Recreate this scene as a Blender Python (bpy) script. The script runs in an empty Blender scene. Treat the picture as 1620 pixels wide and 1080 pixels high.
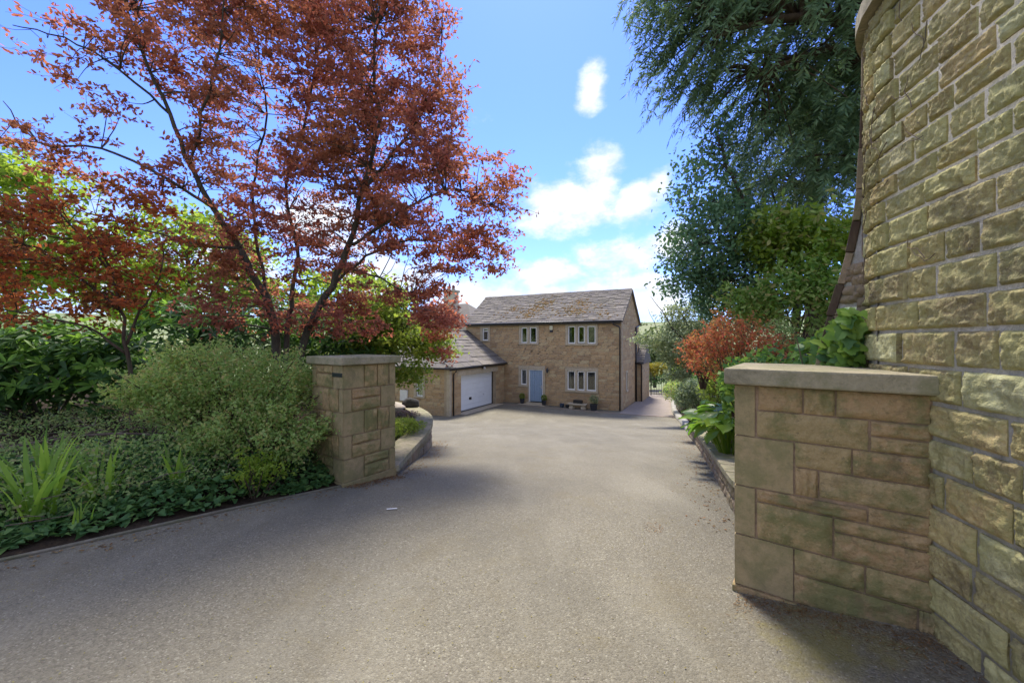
import bpy, math, random
import numpy as np
from mathutils import Vector, Matrix, noise as mnoise

sc = bpy.context.scene
COL = sc.collection
rad = math.radians
PI = math.pi

# ------------------------------------------------------------------ camera
cam_d = bpy.data.cameras.new('camera')
cam_d.lens = 14.0
cam_d.sensor_width = 36.0
cam_d.clip_start = 0.05
cam_d.clip_end = 8000
cam = bpy.data.objects.new('camera', cam_d)
cam.location = (0, 0, 1.6)
cam.rotation_euler = (PI / 2, 0, 0)
COL.objects.link(cam)
sc.camera = cam

# ------------------------------------------------------------------ light
SUN_AZ, SUN_EL = 2.0, 60.0          # degrees, azimuth from +Y (negative = left)
EXPOSURE = 2.38
SUN_STRENGTH, SKY_STRENGTH = 1.5, 0.15

world = bpy.data.worlds.new('World')
sc.world = world
world.use_nodes = True
wt = world.node_tree
wt.nodes.clear()


def wn(t, **kw):
    n = wt.nodes.new(t)
    for k, v in kw.items():
        setattr(n, k, v)
    return n


def wmath(op, a, b=None, clamp=False):
    n = wn('ShaderNodeMath', operation=op, use_clamp=clamp)
    for i, x in enumerate((a, b)):
        if x is None:
            continue
        if isinstance(x, (int, float)):
            n.inputs[i].default_value = x
        else:
            wt.links.new(x, n.inputs[i])
    return n.outputs[0]


sky = wn('ShaderNodeTexSky', sky_type='NISHITA', sun_disc=False)
sky.sun_elevation = rad(SUN_EL)
sky.sun_rotation = rad(SUN_AZ)
sky.altitude = 200
sky.air_density = 1.0
sky.dust_density = 0.25
sky.ozone_density = 2.5
tc = wn('ShaderNodeTexCoord')
DIR = tc.outputs['Generated']
sep = wn('ShaderNodeSeparateXYZ')
wt.links.new(DIR, sep.inputs[0])


def wnoise(scale, detail, rough, zmul=1.7):
    mp = wn('ShaderNodeMapping')
    mp.inputs['Scale'].default_value = (1, 1, zmul)
    wt.links.new(DIR, mp.inputs[0])
    n = wn('ShaderNodeTexNoise')
    n.inputs['Scale'].default_value = scale
    n.inputs['Detail'].default_value = detail
    n.inputs['Roughness'].default_value = rough
    wt.links.new(mp.outputs[0], n.inputs['Vector'])
    return n.outputs[0]


def blob(u, v, ru, rv):
    """soft lump of cloud in the direction of photo bearing u,v (1 in the middle, 0 at its rim)"""
    d = Vector(((u - 810) / 630, 1, (540 - v) / 630)).normalized()
    s = wn('ShaderNodeVectorMath', operation='SUBTRACT')
    wt.links.new(DIR, s.inputs[0])
    s.inputs[1].default_value = d
    m = wn('ShaderNodeVectorMath', operation='MULTIPLY')
    wt.links.new(s.outputs[0], m.inputs[0])
    m.inputs[1].default_value = (630 / ru, 3.0, 630 / rv)
    l = wn('ShaderNodeVectorMath', operation='LENGTH')
    wt.links.new(m.outputs[0], l.inputs[0])
    return wmath('SUBTRACT', 1.0, l.outputs['Value'])


acc = None
for b in ((900, 325, 100, 52), (948, 290, 42, 62), (862, 330, 52, 46), (1008, 322, 46, 44), (1045, 290, 24, 30),
          (936, 142, 21, 29), (990, 402, 100, 36), (1060, 390, 60, 40), (868, 432, 70, 30), (935, 470, 170, 34), (760, 470, 120, 40),
          (1040, 470, 90, 50), (500, 360, 90, 60), (620, 440, 120, 50), (40, 400, 160, 70), (250, 440, 180, 70)):
    q = blob(*b)
    acc = q if acc is None else wmath('MAXIMUM', acc, q)
n1 = wnoise(9.0, 9, 0.62)
n2 = wnoise(2.6, 5, 0.6)
n3 = wnoise(17.0, 6, 0.6)
# cloud cover, thinned ahead, thickened out of view to brighten shade, more low down
lowband = wmath('MULTIPLY', wmath('SUBTRACT', 0.42, sep.outputs[2], clamp=True), 1.5)
general = wmath('ADD', wmath('SUBTRACT', wmath('MULTIPLY', n2, 1.9), 0.50), wmath('MULTIPLY', lowband, 0.25))
front = wmath('MULTIPLY', wmath('SUBTRACT', sep.outputs[1], 0.35, clamp=True), 4.0, clamp=True)
general = wmath('SUBTRACT', general, wmath('MULTIPLY', front, 0.95))
tot = wmath('MAXIMUM', acc, general)
field = wmath('ADD', wmath('MAXIMUM', tot, -0.5), wmath('MULTIPLY', wmath('SUBTRACT', n1, 0.5), 2.1))
mr = wn('ShaderNodeMapRange', interpolation_type='SMOOTHSTEP')
wt.links.new(field, mr.inputs['Value'])
mr.inputs['From Min'].default_value = 0.02
mr.inputs['From Max'].default_value = 0.85
mr.inputs['To Max'].default_value = 0.93
hz = wmath('MULTIPLY', wmath('POWER', wmath('SUBTRACT', 1.0, wmath('ABSOLUTE', sep.outputs[2]), clamp=True), 9.0), 0.34)
# cloud body colour: a little greyer where thick
cr = wn('ShaderNodeMix', data_type='RGBA')
shade = wmath('MULTIPLY', wmath('SUBTRACT', wmath('ADD', wmath('MULTIPLY', n3, 0.55), wmath('MULTIPLY', n1, 0.45)), 0.32), 2.9, clamp=True)
wt.links.new(shade, cr.inputs['Factor'])
cr.inputs['A'].default_value = (1.0, 1.08, 1.22, 1)
cr.inputs['B'].default_value = (1.95, 1.94, 1.9, 1)
skb = wn('ShaderNodeMix', data_type='RGBA', blend_type='MULTIPLY')
skb.inputs['Factor'].default_value = 1.0
wt.links.new(sky.outputs[0], skb.inputs['A'])
skb.inputs['B'].default_value = (0.203, 0.252, 0.475, 1)
mx0 = wn('ShaderNodeMix', data_type='RGBA')
wt.links.new(hz, mx0.inputs['Factor'])
wt.links.new(skb.outputs['Result'], mx0.inputs['A'])
mx0.inputs['B'].default_value = (0.76, 0.93, 1.22, 1)
mx = wn('ShaderNodeMix', data_type='RGBA')
wt.links.new(mr.outputs[0], mx.inputs['Factor'])
wt.links.new(mx0.outputs['Result'], mx.inputs['A'])
wt.links.new(cr.outputs['Result'], mx.inputs['B'])
bg = wn('ShaderNodeBackground')
bg.inputs['Strength'].default_value = SKY_STRENGTH
wt.links.new(mx.outputs['Result'], bg.inputs[0])
wo = wn('ShaderNodeOutputWorld')
wt.links.new(bg.outputs[0], wo.inputs[0])

sun_d = bpy.data.lights.new('sun', 'SUN')
sun_d.energy = SUN_STRENGTH
sun_d.angle = rad(14)
sun_d.color = (1.0, 0.94, 0.85)
sun = bpy.data.objects.new('sun', sun_d)
to_sun = Vector((math.sin(rad(SUN_AZ)) * math.cos(rad(SUN_EL)), math.cos(rad(SUN_AZ)) * math.cos(rad(SUN_EL)), math.sin(rad(SUN_EL))))
sun.rotation_euler = to_sun.to_track_quat('Z', 'Y').to_euler()
sun.location = to_sun * 60
COL.objects.link(sun)

sc.view_settings.view_transform = 'Standard'
sc.view_settings.look = 'None'
sc.view_settings.gamma = 1
sc.view_settings.use_curve_mapping = False
sc.view_settings.exposure = EXPOSURE
sc.render.engine = 'CYCLES'
sc.cycles.max_bounces = 6
sc.cycles.diffuse_bounces = 3
sc.cycles.glossy_bounces = 3
sc.cycles.transmission_bounces = 4
sc.cycles.transparent_max_bounces = 8
sc.cycles.caustics_reflective = False
sc.cycles.caustics_refractive = False

# ------------------------------------------------------------------ materials
MATS = {}


class NT:
    def __init__(self, name):
        m = bpy.data.materials.new(name)
        m.use_nodes = True
        self.m, self.t = m, m.node_tree
        self.t.nodes.clear()
        self.out = self.t.nodes.new('ShaderNodeOutputMaterial')
        MATS[name] = m

    def n(self, t, **kw):
        x = self.t.nodes.new(t)
        for k, v in kw.items():
            setattr(x, k, v)
        return x

    def set(self, sock, v):
        if isinstance(v, bpy.types.NodeSocket):
            self.t.links.new(v, sock)
        else:
            sock.default_value = v if not (isinstance(v, tuple) and len(v) == 3 and sock.type == 'RGBA') else (*v, 1)

    def math(self, op, a, b=0.0, clamp=False):
        x = self.n('ShaderNodeMath', operation=op, use_clamp=clamp)
        self.set(x.inputs[0], a)
        self.set(x.inputs[1], b)
        return x.outputs[0]

    def pos(self):
        return self.n('ShaderNodeNewGeometry').outputs['Position']

    def noise(self, scale, detail=4, rough=0.6, vec=None, stretch=None, dist=0.0):
        v = vec or self.pos()
        if stretch:
            mp = self.n('ShaderNodeMapping')
            mp.inputs['Scale'].default_value = stretch
            self.t.links.new(v, mp.inputs[0])
            v = mp.outputs[0]
        x = self.n('ShaderNodeTexNoise')
        x.inputs['Scale'].default_value = scale
        x.inputs['Detail'].default_value = detail
        x.inputs['Roughness'].default_value = rough
        x.inputs['Distortion'].default_value = dist
        self.t.links.new(v, x.inputs['Vector'])
        return x.outputs[0]

    def ramp(self, fac, stops):
        x = self.n('ShaderNodeValToRGB')
        el = x.color_ramp.elements
        while len(el) < len(stops):
            el.new(0.5)
        for e, (p, c) in zip(el, stops):
            e.position = p
            e.color = (*c, 1) if len(c) == 3 else c
        self.t.links.new(fac, x.inputs[0])
        return x.outputs[0]

    def mix(self, f, a, b, blend='MIX'):
        x = self.n('ShaderNodeMix', data_type='RGBA', blend_type=blend)
        self.set(x.inputs['Factor'], f)
        self.set(x.inputs['A'], a)
        self.set(x.inputs['B'], b)
        return x.outputs['Result']

    def rng(self, f, a, b, c=0.0, d=1.0):
        x = self.n('ShaderNodeMapRange')
        self.set(x.inputs['Value'], f)
        x.inputs['From Min'].default_value = a
        x.inputs['From Max'].default_value = b
        x.inputs['To Min'].default_value = c
        x.inputs['To Max'].default_value = d
        return x.outputs[0]

    def rand(self):
        a = self.n('ShaderNodeObjectInfo').outputs['Random']
        b = self.n('ShaderNodeNewGeometry').outputs['Random Per Island']
        return self.math('FRACT', self.math('ADD', self.math('MULTIPLY', a, 7.31), b))

    def bump(self, h, strength=0.5, dist=0.02, nrm=None):
        x = self.n('ShaderNodeBump')
        x.inputs['Strength'].default_value = strength
        x.inputs['Distance'].default_value = dist
        self.t.links.new(h, x.inputs['Height'])
        if nrm:
            self.t.links.new(nrm, x.inputs['Normal'])
        return x.outputs[0]

    def bsdf(self, color, rough=0.8, nrm=None, spec=0.3, metal=0.0):
        b = self.n('ShaderNodeBsdfPrincipled')
        self.set(b.inputs['Base Color'], color)
        self.set(b.inputs['Roughness'], rough)
        b.inputs['Specular IOR Level'].default_value = spec
        b.inputs['Metallic'].default_value = metal
        if nrm:
            self.t.links.new(nrm, b.inputs['Normal'])
        self.t.links.new(b.outputs[0], self.out.inputs[0])
        return b


def plain(name, c, rough=0.6, spec=0.4, metal=0.0, var=0.08, nscale=6.0):
    k = NT(name)
    f = k.noise(nscale, 4)
    col = k.mix(k.rng(f, 0.3, 0.7), tuple(x * (1 - var) for x in c), tuple(min(1, x * (1 + var)) for x in c))
    k.bsdf(col, rough, None, spec, metal)
    return k.m


def stone(name, tones, stain, moss, moss_amt=0.35, stain_amt=0.5, grain=60.0, bump=0.5, tool=0.0):
    """sandstone: each block its own tone, with grain, dark weathering and algae"""
    k = NT(name)
    r = k.rand()
    n = len(tones)
    base = k.ramp(r, [(i / max(1, n - 1), t) for i, t in enumerate(tones)])
    big = k.noise(3.0, 6, 0.65)
    mid = k.noise(14.0, 5, 0.65)
    fine = k.noise(grain, 4, 0.7)
    base = k.mix(k.rng(mid, 0.3, 0.75, 0, 0.55), base, tuple(x * 0.62 for x in tones[0]))
    base = k.mix(k.rng(fine, 0.35, 0.7, 0.0, 0.35), base, tuple(min(1, x * 1.45) for x in tones[-1]))
    base = k.mix(k.rng(k.noise(2.6, 8, 0.75, dist=0.5), 0.50, 0.64, 0.0, stain_amt), base, stain)
    base = k.mix(k.rng(k.noise(22.0, 5, 0.75, dist=0.8), 0.56, 0.68, 0.0, stain_amt * 0.7), base, stain)
    base = k.mix(k.rng(k.math('ADD', k.math('MULTIPLY', big, 0.7), k.math('MULTIPLY', mid, 0.3)), 0.46, 0.58, 0.0, moss_amt), base, moss)
    base = k.mix(k.rng(k.noise(38.0, 4, 0.8), 0.63, 0.70, 0.0, moss_amt * 0.6), base, tuple(min(1, x * 1.7) for x in tones[-1]))
    b1 = k.bump(mid, bump, 0.02)
    b2 = k.bump(fine, bump * 0.8, 0.006, b1)
    if tool:
        b2 = k.bump(k.noise(30, 3, 0.5, stretch=(1, 1, 3)), tool, 0.01, b2)
    k.bsdf(base, 0.92, b2, 0.15)
    return k.m


def leaf(name, cols, rough=0.5, trans=0.4, spec=0.3, big=None):
    """leaf: own tone per leaf, broad tone patches, light shining through"""
    k = NT(name)
    r = k.rand()
    c = k.ramp(r, [(i / max(1, len(cols) - 1), t) for i, t in enumerate(cols)])
    if big:
        c = k.mix(k.rng(k.noise(0.9, 3, 0.5), 0.42, 0.62), c, k.mix(0.8, c, big))
    b = k.n('ShaderNodeBsdfPrincipled')
    k.set(b.inputs['Base Color'], c)
    b.inputs['Roughness'].default_value = rough
    b.inputs['Specular IOR Level'].default_value = spec
    t = k.n('ShaderNodeBsdfTranslucent')
    k.set(t.inputs[0], k.mix(0.35, c, k.mix(1.0, c, (1.9, 1.8, 0.9), 'MULTIPLY')))
    mxs = k.n('ShaderNodeMixShader')
    mxs.inputs[0].default_value = trans
    k.t.links.new(b.outputs[0], mxs.inputs[1])
    k.t.links.new(t.outputs[0], mxs.inputs[2])
    k.t.links.new(mxs.outputs[0], k.out.inputs[0])
    return k.m


stone('pier_stone', [(0.341, 0.256, 0.122), (0.405, 0.292, 0.143), (0.380, 0.238, 0.122), (0.392, 0.297, 0.153)], (0.085, 0.078, 0.045), (0.165, 0.17, 0.065), 0.78, 0.7, 70, 0.9)
stone('dressed_stone', [(0.341, 0.264, 0.137), (0.389, 0.292, 0.157), (0.317, 0.247, 0.127)], (0.13, 0.12, 0.07), (0.18, 0.18, 0.075), 0.55, 0.5, 90, 0.3)
stone('cap_stone', [(0.31, 0.27, 0.175), (0.35, 0.30, 0.20)], (0.12, 0.11, 0.075), (0.17, 0.175, 0.08), 0.55, 0.55, 80, 0.45)
stone('rock_face', [(0.138, 0.107, 0.070), (0.371, 0.286, 0.124), (0.500, 0.475, 0.231), (0.499, 0.341, 0.150), (0.500, 0.500, 0.281), (0.451, 0.380, 0.155), (0.306, 0.230, 0.113), (0.500, 0.459, 0.199)], (0.085, 0.066, 0.045), (0.32, 0.305, 0.125), 0.65, 0.6, 55, 1.0)
stone('rubble', [(0.26, 0.21, 0.135), (0.33, 0.25, 0.165), (0.22, 0.16, 0.11)], (0.11, 0.085, 0.06), (0.17, 0.165, 0.07), 0.4, 0.5, 55, 0.8)
stone('kerb_stone', [(0.15, 0.135, 0.10), (0.18, 0.16, 0.12)], (0.07, 0.06, 0.045), (0.10, 0.105, 0.05), 0.6, 0.6, 60, 0.7)
stone('mortar', [(0.349, 0.329, 0.284), (0.378, 0.354, 0.302)], (0.17, 0.16, 0.14), (0.21, 0.21, 0.13), 0.35, 0.5, 80, 0.8)
stone('warm_mortar', [(0.34, 0.235, 0.15), (0.36, 0.25, 0.16)], (0.12, 0.095, 0.06), (0.14, 0.13, 0.06), 0.45, 0.5, 80, 0.5)
stone('house_stone', [(0.295, 0.180, 0.090), (0.511, 0.361, 0.204), (0.409, 0.257, 0.128), (0.520, 0.432, 0.255), (0.353, 0.229, 0.128), (0.489, 0.328, 0.168), (0.272, 0.180, 0.107), (0.520, 0.382, 0.219)], (0.20, 0.14, 0.085), (0.36, 0.29, 0.165), 0.12, 0.14, 25, 0.7)
stone('house_mortar', [(0.40, 0.315, 0.21), (0.41, 0.325, 0.22)], (0.2, 0.155, 0.1), (0.22, 0.19, 0.12), 0.3, 0.3, 30, 0.3)
stone('surround_stone', [(0.45, 0.38, 0.275), (0.48, 0.405, 0.295)], (0.27, 0.22, 0.155), (0.29, 0.26, 0.17), 0.3, 0.3, 30, 0.2)
stone('slate', [(0.15, 0.138, 0.125), (0.21, 0.185, 0.16), (0.17, 0.152, 0.135), (0.27, 0.235, 0.195), (0.18, 0.16, 0.15)], (0.075, 0.07, 0.066), (0.17, 0.155, 0.085), 0.3, 0.4, 20, 0.5)
stone('cream_render', [(0.50, 0.44, 0.33), (0.52, 0.46, 0.35)], (0.40, 0.35, 0.26), (0.42, 0.38, 0.27), 0.3, 0.3, 20, 0.1)
stone('sett', [(0.30, 0.21, 0.16), (0.27, 0.20, 0.16), (0.32, 0.24, 0.19)], (0.17, 0.13, 0.1), (0.2, 0.18, 0.11), 0.3, 0.4, 30, 0.3)
stone('grit', [(0.12, 0.10, 0.085), (0.26, 0.235, 0.20), (0.42, 0.38, 0.32), (0.17, 0.13, 0.10)], (0.1, 0.09, 0.08), (0.2, 0.19, 0.15), 0.1, 0.1, 60, 0.1)
stone('path_paving', [(0.27, 0.225, 0.185), (0.28, 0.235, 0.195)], (0.19, 0.16, 0.13), (0.2, 0.185, 0.13), 0.25, 0.4, 30, 0.2)
stone('boulder_dark', [(0.05, 0.047, 0.045), (0.06, 0.055, 0.05)], (0.03, 0.03, 0.03), (0.12, 0.115, 0.1), 0.3, 0.4, 20, 0.7)
stone('boulder_pale', [(0.42, 0.36, 0.30), (0.45, 0.38, 0.31)], (0.24, 0.2, 0.16), (0.28, 0.26, 0.16), 0.3, 0.4, 20, 0.5)

plain('white_upvc', (0.78, 0.78, 0.76), 0.35, 0.5, var=0.03)
plain('garage_white', (0.72, 0.745, 0.76), 0.4, 0.4, var=0.04, nscale=2)
plain('door_blue', (0.25, 0.335, 0.44), 0.45, 0.4, var=0.06)
plain('black_iron', (0.012, 0.012, 0.013), 0.45, 0.5)
plain('gutter_black', (0.018, 0.018, 0.02), 0.4, 0.5)
plain('dark_room', (0.02, 0.021, 0.022), 0.9, 0.0)
plain('curtain', (0.42, 0.41, 0.40), 0.9, 0.1)
plain('pot_dark', (0.03, 0.032, 0.038), 0.5, 0.4)
plain('pot_blue', (0.05, 0.07, 0.11), 0.4, 0.5)
plain('alarm_cream', (0.62, 0.58, 0.40), 0.5, 0.4)
plain('meter_white', (0.66, 0.64, 0.59), 0.5, 0.3)
plain('lamp_grey', (0.4, 0.4, 0.38), 0.4, 0.4)
plain('slot_metal', (0.02, 0.025, 0.026), 0.35, 0.5)
plain('steel', (0.55, 0.56, 0.58), 0.3, 0.5, 0.9)


def make_special():
    # glass
    k = NT('window_glass')
    g = k.n('ShaderNodeBsdfGlossy')
    g.inputs['Roughness'].default_value = 0.02
    t = k.n('ShaderNodeBsdfTransparent')
    t.inputs[0].default_value = (0.75, 0.8, 0.8, 1)
    fr = k.n('ShaderNodeFresnel')
    fr.inputs[0].default_value = 1.5
    ms = k.n('ShaderNodeMixShader')
    k.t.links.new(k.math('ADD', k.math('MULTIPLY', fr.outputs[0], 1.0), 0.05, clamp=True), ms.inputs[0])
    k.t.links.new(t.outputs[0], ms.inputs[1])
    k.t.links.new(g.outputs[0], ms.inputs[2])
    k.t.links.new(ms.outputs[0], k.out.inputs[0])
    # tarmac
    k = NT('tarmac')
    v = k.n('ShaderNodeTexVoronoi')
    v.inputs['Scale'].default_value = 108
    k.t.links.new(k.pos(), v.inputs['Vector'])
    chips = v.outputs['Color']
    chipv = k.n('ShaderNodeSeparateColor')
    k.t.links.new(chips, chipv.inputs[0])
    fine = k.noise(210, 3, 0.7)
    c = k.ramp(chipv.outputs[0], [(0.0, (0.120, 0.106, 0.075)), (0.3, (0.170, 0.153, 0.111)), (0.72, (0.207, 0.186, 0.136)), (0.93, (0.247, 0.225, 0.164)), (1.0, (0.339, 0.316, 0.235))])
    c = k.mix(k.rng(fine, 0.35, 0.65, 0, 0.5), c, (0.124, 0.111, 0.079))
    c = k.mix(k.rng(k.noise(0.55, 6, 0.65), 0.44, 0.62, 0.0, 0.48), c, (0.115, 0.105, 0.078))
    c = k.mix(k.rng(k.noise(1.3, 7, 0.75, dist=0.6), 0.52, 0.66, 0.0, 0.5), c, (0.151, 0.127, 0.075))
    c = k.mix(k.rng(k.noise(0.8, 4, 0.6, stretch=(1.6, 0.4, 1)), 0.5, 0.70, 0.0, 0.34), c, (0.266, 0.246, 0.185))
    # green-yellow moss growing from the foot of the gate pier, with its own ragged outline
    gp = k.n('ShaderNodeVectorMath', operation='DISTANCE')
    k.t.links.new(k.pos(), gp.inputs[0])
    gp.inputs[1].default_value = (1.62, 2.02, 0.06)
    mf = k.math('SUBTRACT', k.math('ADD', k.rng(gp.outputs['Value'], 0.0, 0.55, 1.0, 0.0), k.math('MULTIPLY', k.math('SUBTRACT', k.noise(7, 5, 0.65), 0.5), 1.5)), 0.35)
    c = k.mix(k.rng(mf, 0.0, 0.5, 0.0, 0.6), c, (0.202, 0.173, 0.037))
    h = k.math('ADD', k.math('MULTIPLY', v.outputs['Distance'], -1.0), k.math('MULTIPLY', fine, 0.5))
    k.bsdf(c, 0.9, k.bump(h, 0.8, 0.006), 0.25)
    # soil, ground
    k = NT('soil')
    c = k.ramp(k.noise(9, 6, 0.7), [(0.3, (0.02, 0.014, 0.01)), (0.55, (0.045, 0.032, 0.021)), (0.8, (0.085, 0.06, 0.035))])
    k.bsdf(c, 0.95, k.bump(k.noise(25, 5, 0.7), 0.9, 0.03), 0.1)
    k = NT('countryside')
    vv = k.n('ShaderNodeTexVoronoi')
    vv.inputs['Scale'].default_value = 0.006
    k.t.links.new(k.pos(), vv.inputs['Vector'])
    sp = k.n('ShaderNodeSeparateColor')
    k.t.links.new(vv.outputs['Color'], sp.inputs[0])
    c = k.ramp(sp.outputs[0], [(0.0, (0.13, 0.17, 0.07)), (0.4, (0.20, 0.23, 0.11)), (0.7, (0.24, 0.25, 0.13)), (1.0, (0.16, 0.20, 0.08))])
    c = k.mix(k.rng(k.noise(0.05, 5, 0.7), 0.45, 0.7, 0, 0.5), c, (0.08, 0.11, 0.045))
    k.bsdf(c, 0.95, None, 0.1)
    # bark
    for nm, a, b in (('bark', (0.045, 0.037, 0.032), (0.13, 0.115, 0.09)), ('bark_red', (0.055, 0.036, 0.027), (0.12, 0.085, 0.06)), ('dead_wood', (0.075, 0.052, 0.04), (0.21, 0.165, 0.13))):
        k = NT(nm)
        f = k.noise(9, 6, 0.7, stretch=(1.5, 1.5, 0.35))
        c = k.mix(k.rng(f, 0.3, 0.7), a, b)
        c = k.mix(k.rng(k.noise(2.2, 4), 0.52, 0.68, 0, 0.45), c, (0.09, 0.10, 0.05))
        k.bsdf(c, 0.95, k.bump(f, 0.8, 0.02), 0.1)


make_special()
leaf('maple_red', [(0.248, 0.077, 0.062), (0.413, 0.140, 0.106), (0.319, 0.100, 0.080), (0.496, 0.194, 0.144), (0.201, 0.069, 0.059)], 0.6, 0.62, 0.1, (0.34, 0.15, 0.085))
leaf('maple_orange', [(0.320, 0.070, 0.036), (0.561, 0.151, 0.056), (0.400, 0.120, 0.052), (0.600, 0.210, 0.072)], 0.55, 0.62, 0.15, (0.16, 0.07, 0.025))
leaf('acer_green', [(0.127, 0.202, 0.035), (0.216, 0.304, 0.051), (0.304, 0.354, 0.063), (0.152, 0.240, 0.051)], 0.5, 0.6, 0.25)
leaf('spring_green', [(0.157, 0.261, 0.032), (0.248, 0.353, 0.046), (0.326, 0.406, 0.065), (0.170, 0.288, 0.039)], 0.5, 0.62, 0.25)
leaf('bush_green', [(0.190, 0.292, 0.086), (0.292, 0.422, 0.123), (0.365, 0.480, 0.161), (0.467, 0.365, 0.161)], 0.6, 0.5, 0.15)
leaf('rhodo', [(0.033, 0.088, 0.027), (0.055, 0.127, 0.033), (0.083, 0.173, 0.039), (0.042, 0.098, 0.030)], 0.5, 0.35, 0.25)
leaf('rhodo_new', [(0.135, 0.287, 0.043), (0.212, 0.377, 0.061), (0.113, 0.242, 0.040)], 0.5, 0.5, 0.25)
leaf('ivy', [(0.055, 0.135, 0.047), (0.103, 0.215, 0.065), (0.077, 0.164, 0.053), (0.171, 0.284, 0.079)], 0.5, 0.35, 0.25)
leaf('ivy_light', [(0.114, 0.227, 0.044), (0.182, 0.318, 0.053), (0.259, 0.379, 0.068), (0.083, 0.182, 0.044)], 0.5, 0.5, 0.25)
leaf('undergrowth', [(0.197, 0.329, 0.099), (0.296, 0.444, 0.138), (0.428, 0.509, 0.213), (0.164, 0.263, 0.099), (0.428, 0.362, 0.197)], 0.65, 0.5, 0.1)
leaf('iris', [(0.182, 0.332, 0.053), (0.271, 0.422, 0.068), (0.136, 0.258, 0.045)], 0.45, 0.6, 0.3)
leaf('gold', [(0.247, 0.217, 0.032), (0.323, 0.270, 0.036), (0.217, 0.225, 0.045)], 0.5, 0.45, 0.25)
leaf('holly', [(0.060, 0.131, 0.072), (0.098, 0.199, 0.099), (0.160, 0.268, 0.133), (0.076, 0.160, 0.086)], 0.45, 0.3, 0.3)
leaf('yew', [(0.078, 0.139, 0.080), (0.133, 0.220, 0.113), (0.201, 0.288, 0.151), (0.109, 0.181, 0.102)], 0.65, 0.35, 0.1)
leaf('yew_pale', [(0.113, 0.175, 0.099), (0.163, 0.228, 0.123), (0.213, 0.274, 0.135)], 0.65, 0.4, 0.1)
leaf('orange_shrub', [(0.52, 0.17, 0.075), (0.46, 0.10, 0.075), (0.50, 0.24, 0.085), (0.36, 0.17, 0.07), (0.25, 0.19, 0.075), (0.55, 0.11, 0.09)], 0.6, 0.5, 0.15)
leaf('silver_green', [(0.221, 0.280, 0.143), (0.312, 0.364, 0.202), (0.169, 0.227, 0.111), (0.416, 0.442, 0.280)], 0.55, 0.4, 0.25)
leaf('variegated', [(0.062, 0.106, 0.050), (0.125, 0.181, 0.094), (0.288, 0.331, 0.200), (0.075, 0.125, 0.056)], 0.45, 0.4, 0.35)
leaf('broad_leaf', [(0.127, 0.248, 0.029), (0.182, 0.308, 0.035), (0.099, 0.209, 0.029), (0.231, 0.330, 0.040)], 0.38, 0.55, 0.4)
leaf('dead_leaf', [(0.14, 0.075, 0.03), (0.21, 0.12, 0.05), (0.09, 0.048, 0.024), (0.26, 0.19, 0.09), (0.22, 0.1, 0.04)], 0.8, 0.15, 0.1)
leaf('catkin', [(0.21, 0.18, 0.055), (0.27, 0.24, 0.09), (0.16, 0.13, 0.05)], 0.8, 0.2, 0.1)
leaf('far_green', [(0.06, 0.09, 0.03), (0.085, 0.125, 0.042), (0.11, 0.15, 0.055)], 0.7, 0.3, 0.1)
leaf('roof_moss', [(0.20, 0.125, 0.05), (0.25, 0.15, 0.055), (0.14, 0.095, 0.045), (0.19, 0.15, 0.065)], 0.9, 0.1, 0.05)
leaf('heather', [(0.26, 0.14, 0.20), (0.2, 0.16, 0.15), (0.14, 0.17, 0.08)], 0.7, 0.3, 0.1)


# ------------------------------------------------------------------ mesh helpers
def link(o, parent=None, **props):
    COL.objects.link(o)
    if parent:
        o.parent = parent
    for k, v in props.items():
        o[k] = v
    return o


def thing(name, label, category, loc=(0, 0, 0), rz=0.0, group=None):
    o = bpy.data.objects.new(name, None)
    o.location = loc
    o.rotation_euler = (0, 0, rz)
    o.empty_display_size = 0.2
    link(o, label=label, category=category)
    if group:
        o['group'] = group
    return o


def mesh_np(name, V, polys, mat, parent=None, smooth=False, **props):
    """V (n,3); polys: list of (m,k) int arrays"""
    me = bpy.data.meshes.new(name)
    V = np.asarray(V, np.float32)
    me.vertices.add(len(V))
    me.vertices.foreach_set('co', V.ravel())
    polys = [np.asarray(p, np.int32) for p in polys if len(p)]
    loops = np.concatenate([p.ravel() for p in polys])
    sizes = np.concatenate([np.full(len(p), p.shape[1], np.int32) for p in polys])
    starts = np.concatenate([[0], np.cumsum(sizes)[:-1]]).astype(np.int32)
    me.loops.add(len(loops))
    me.loops.foreach_set('vertex_index', loops)
    me.polygons.add(len(sizes))
    me.polygons.foreach_set('loop_start', starts)
    if smooth:
        me.polygons.foreach_set('use_smooth', np.ones(len(sizes), bool))
    me.update(calc_edges=True)
    me.validate()
    me.materials.append(MATS[mat])
    o = bpy.data.objects.new(name, me)
    return link(o, parent, **props)


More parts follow.
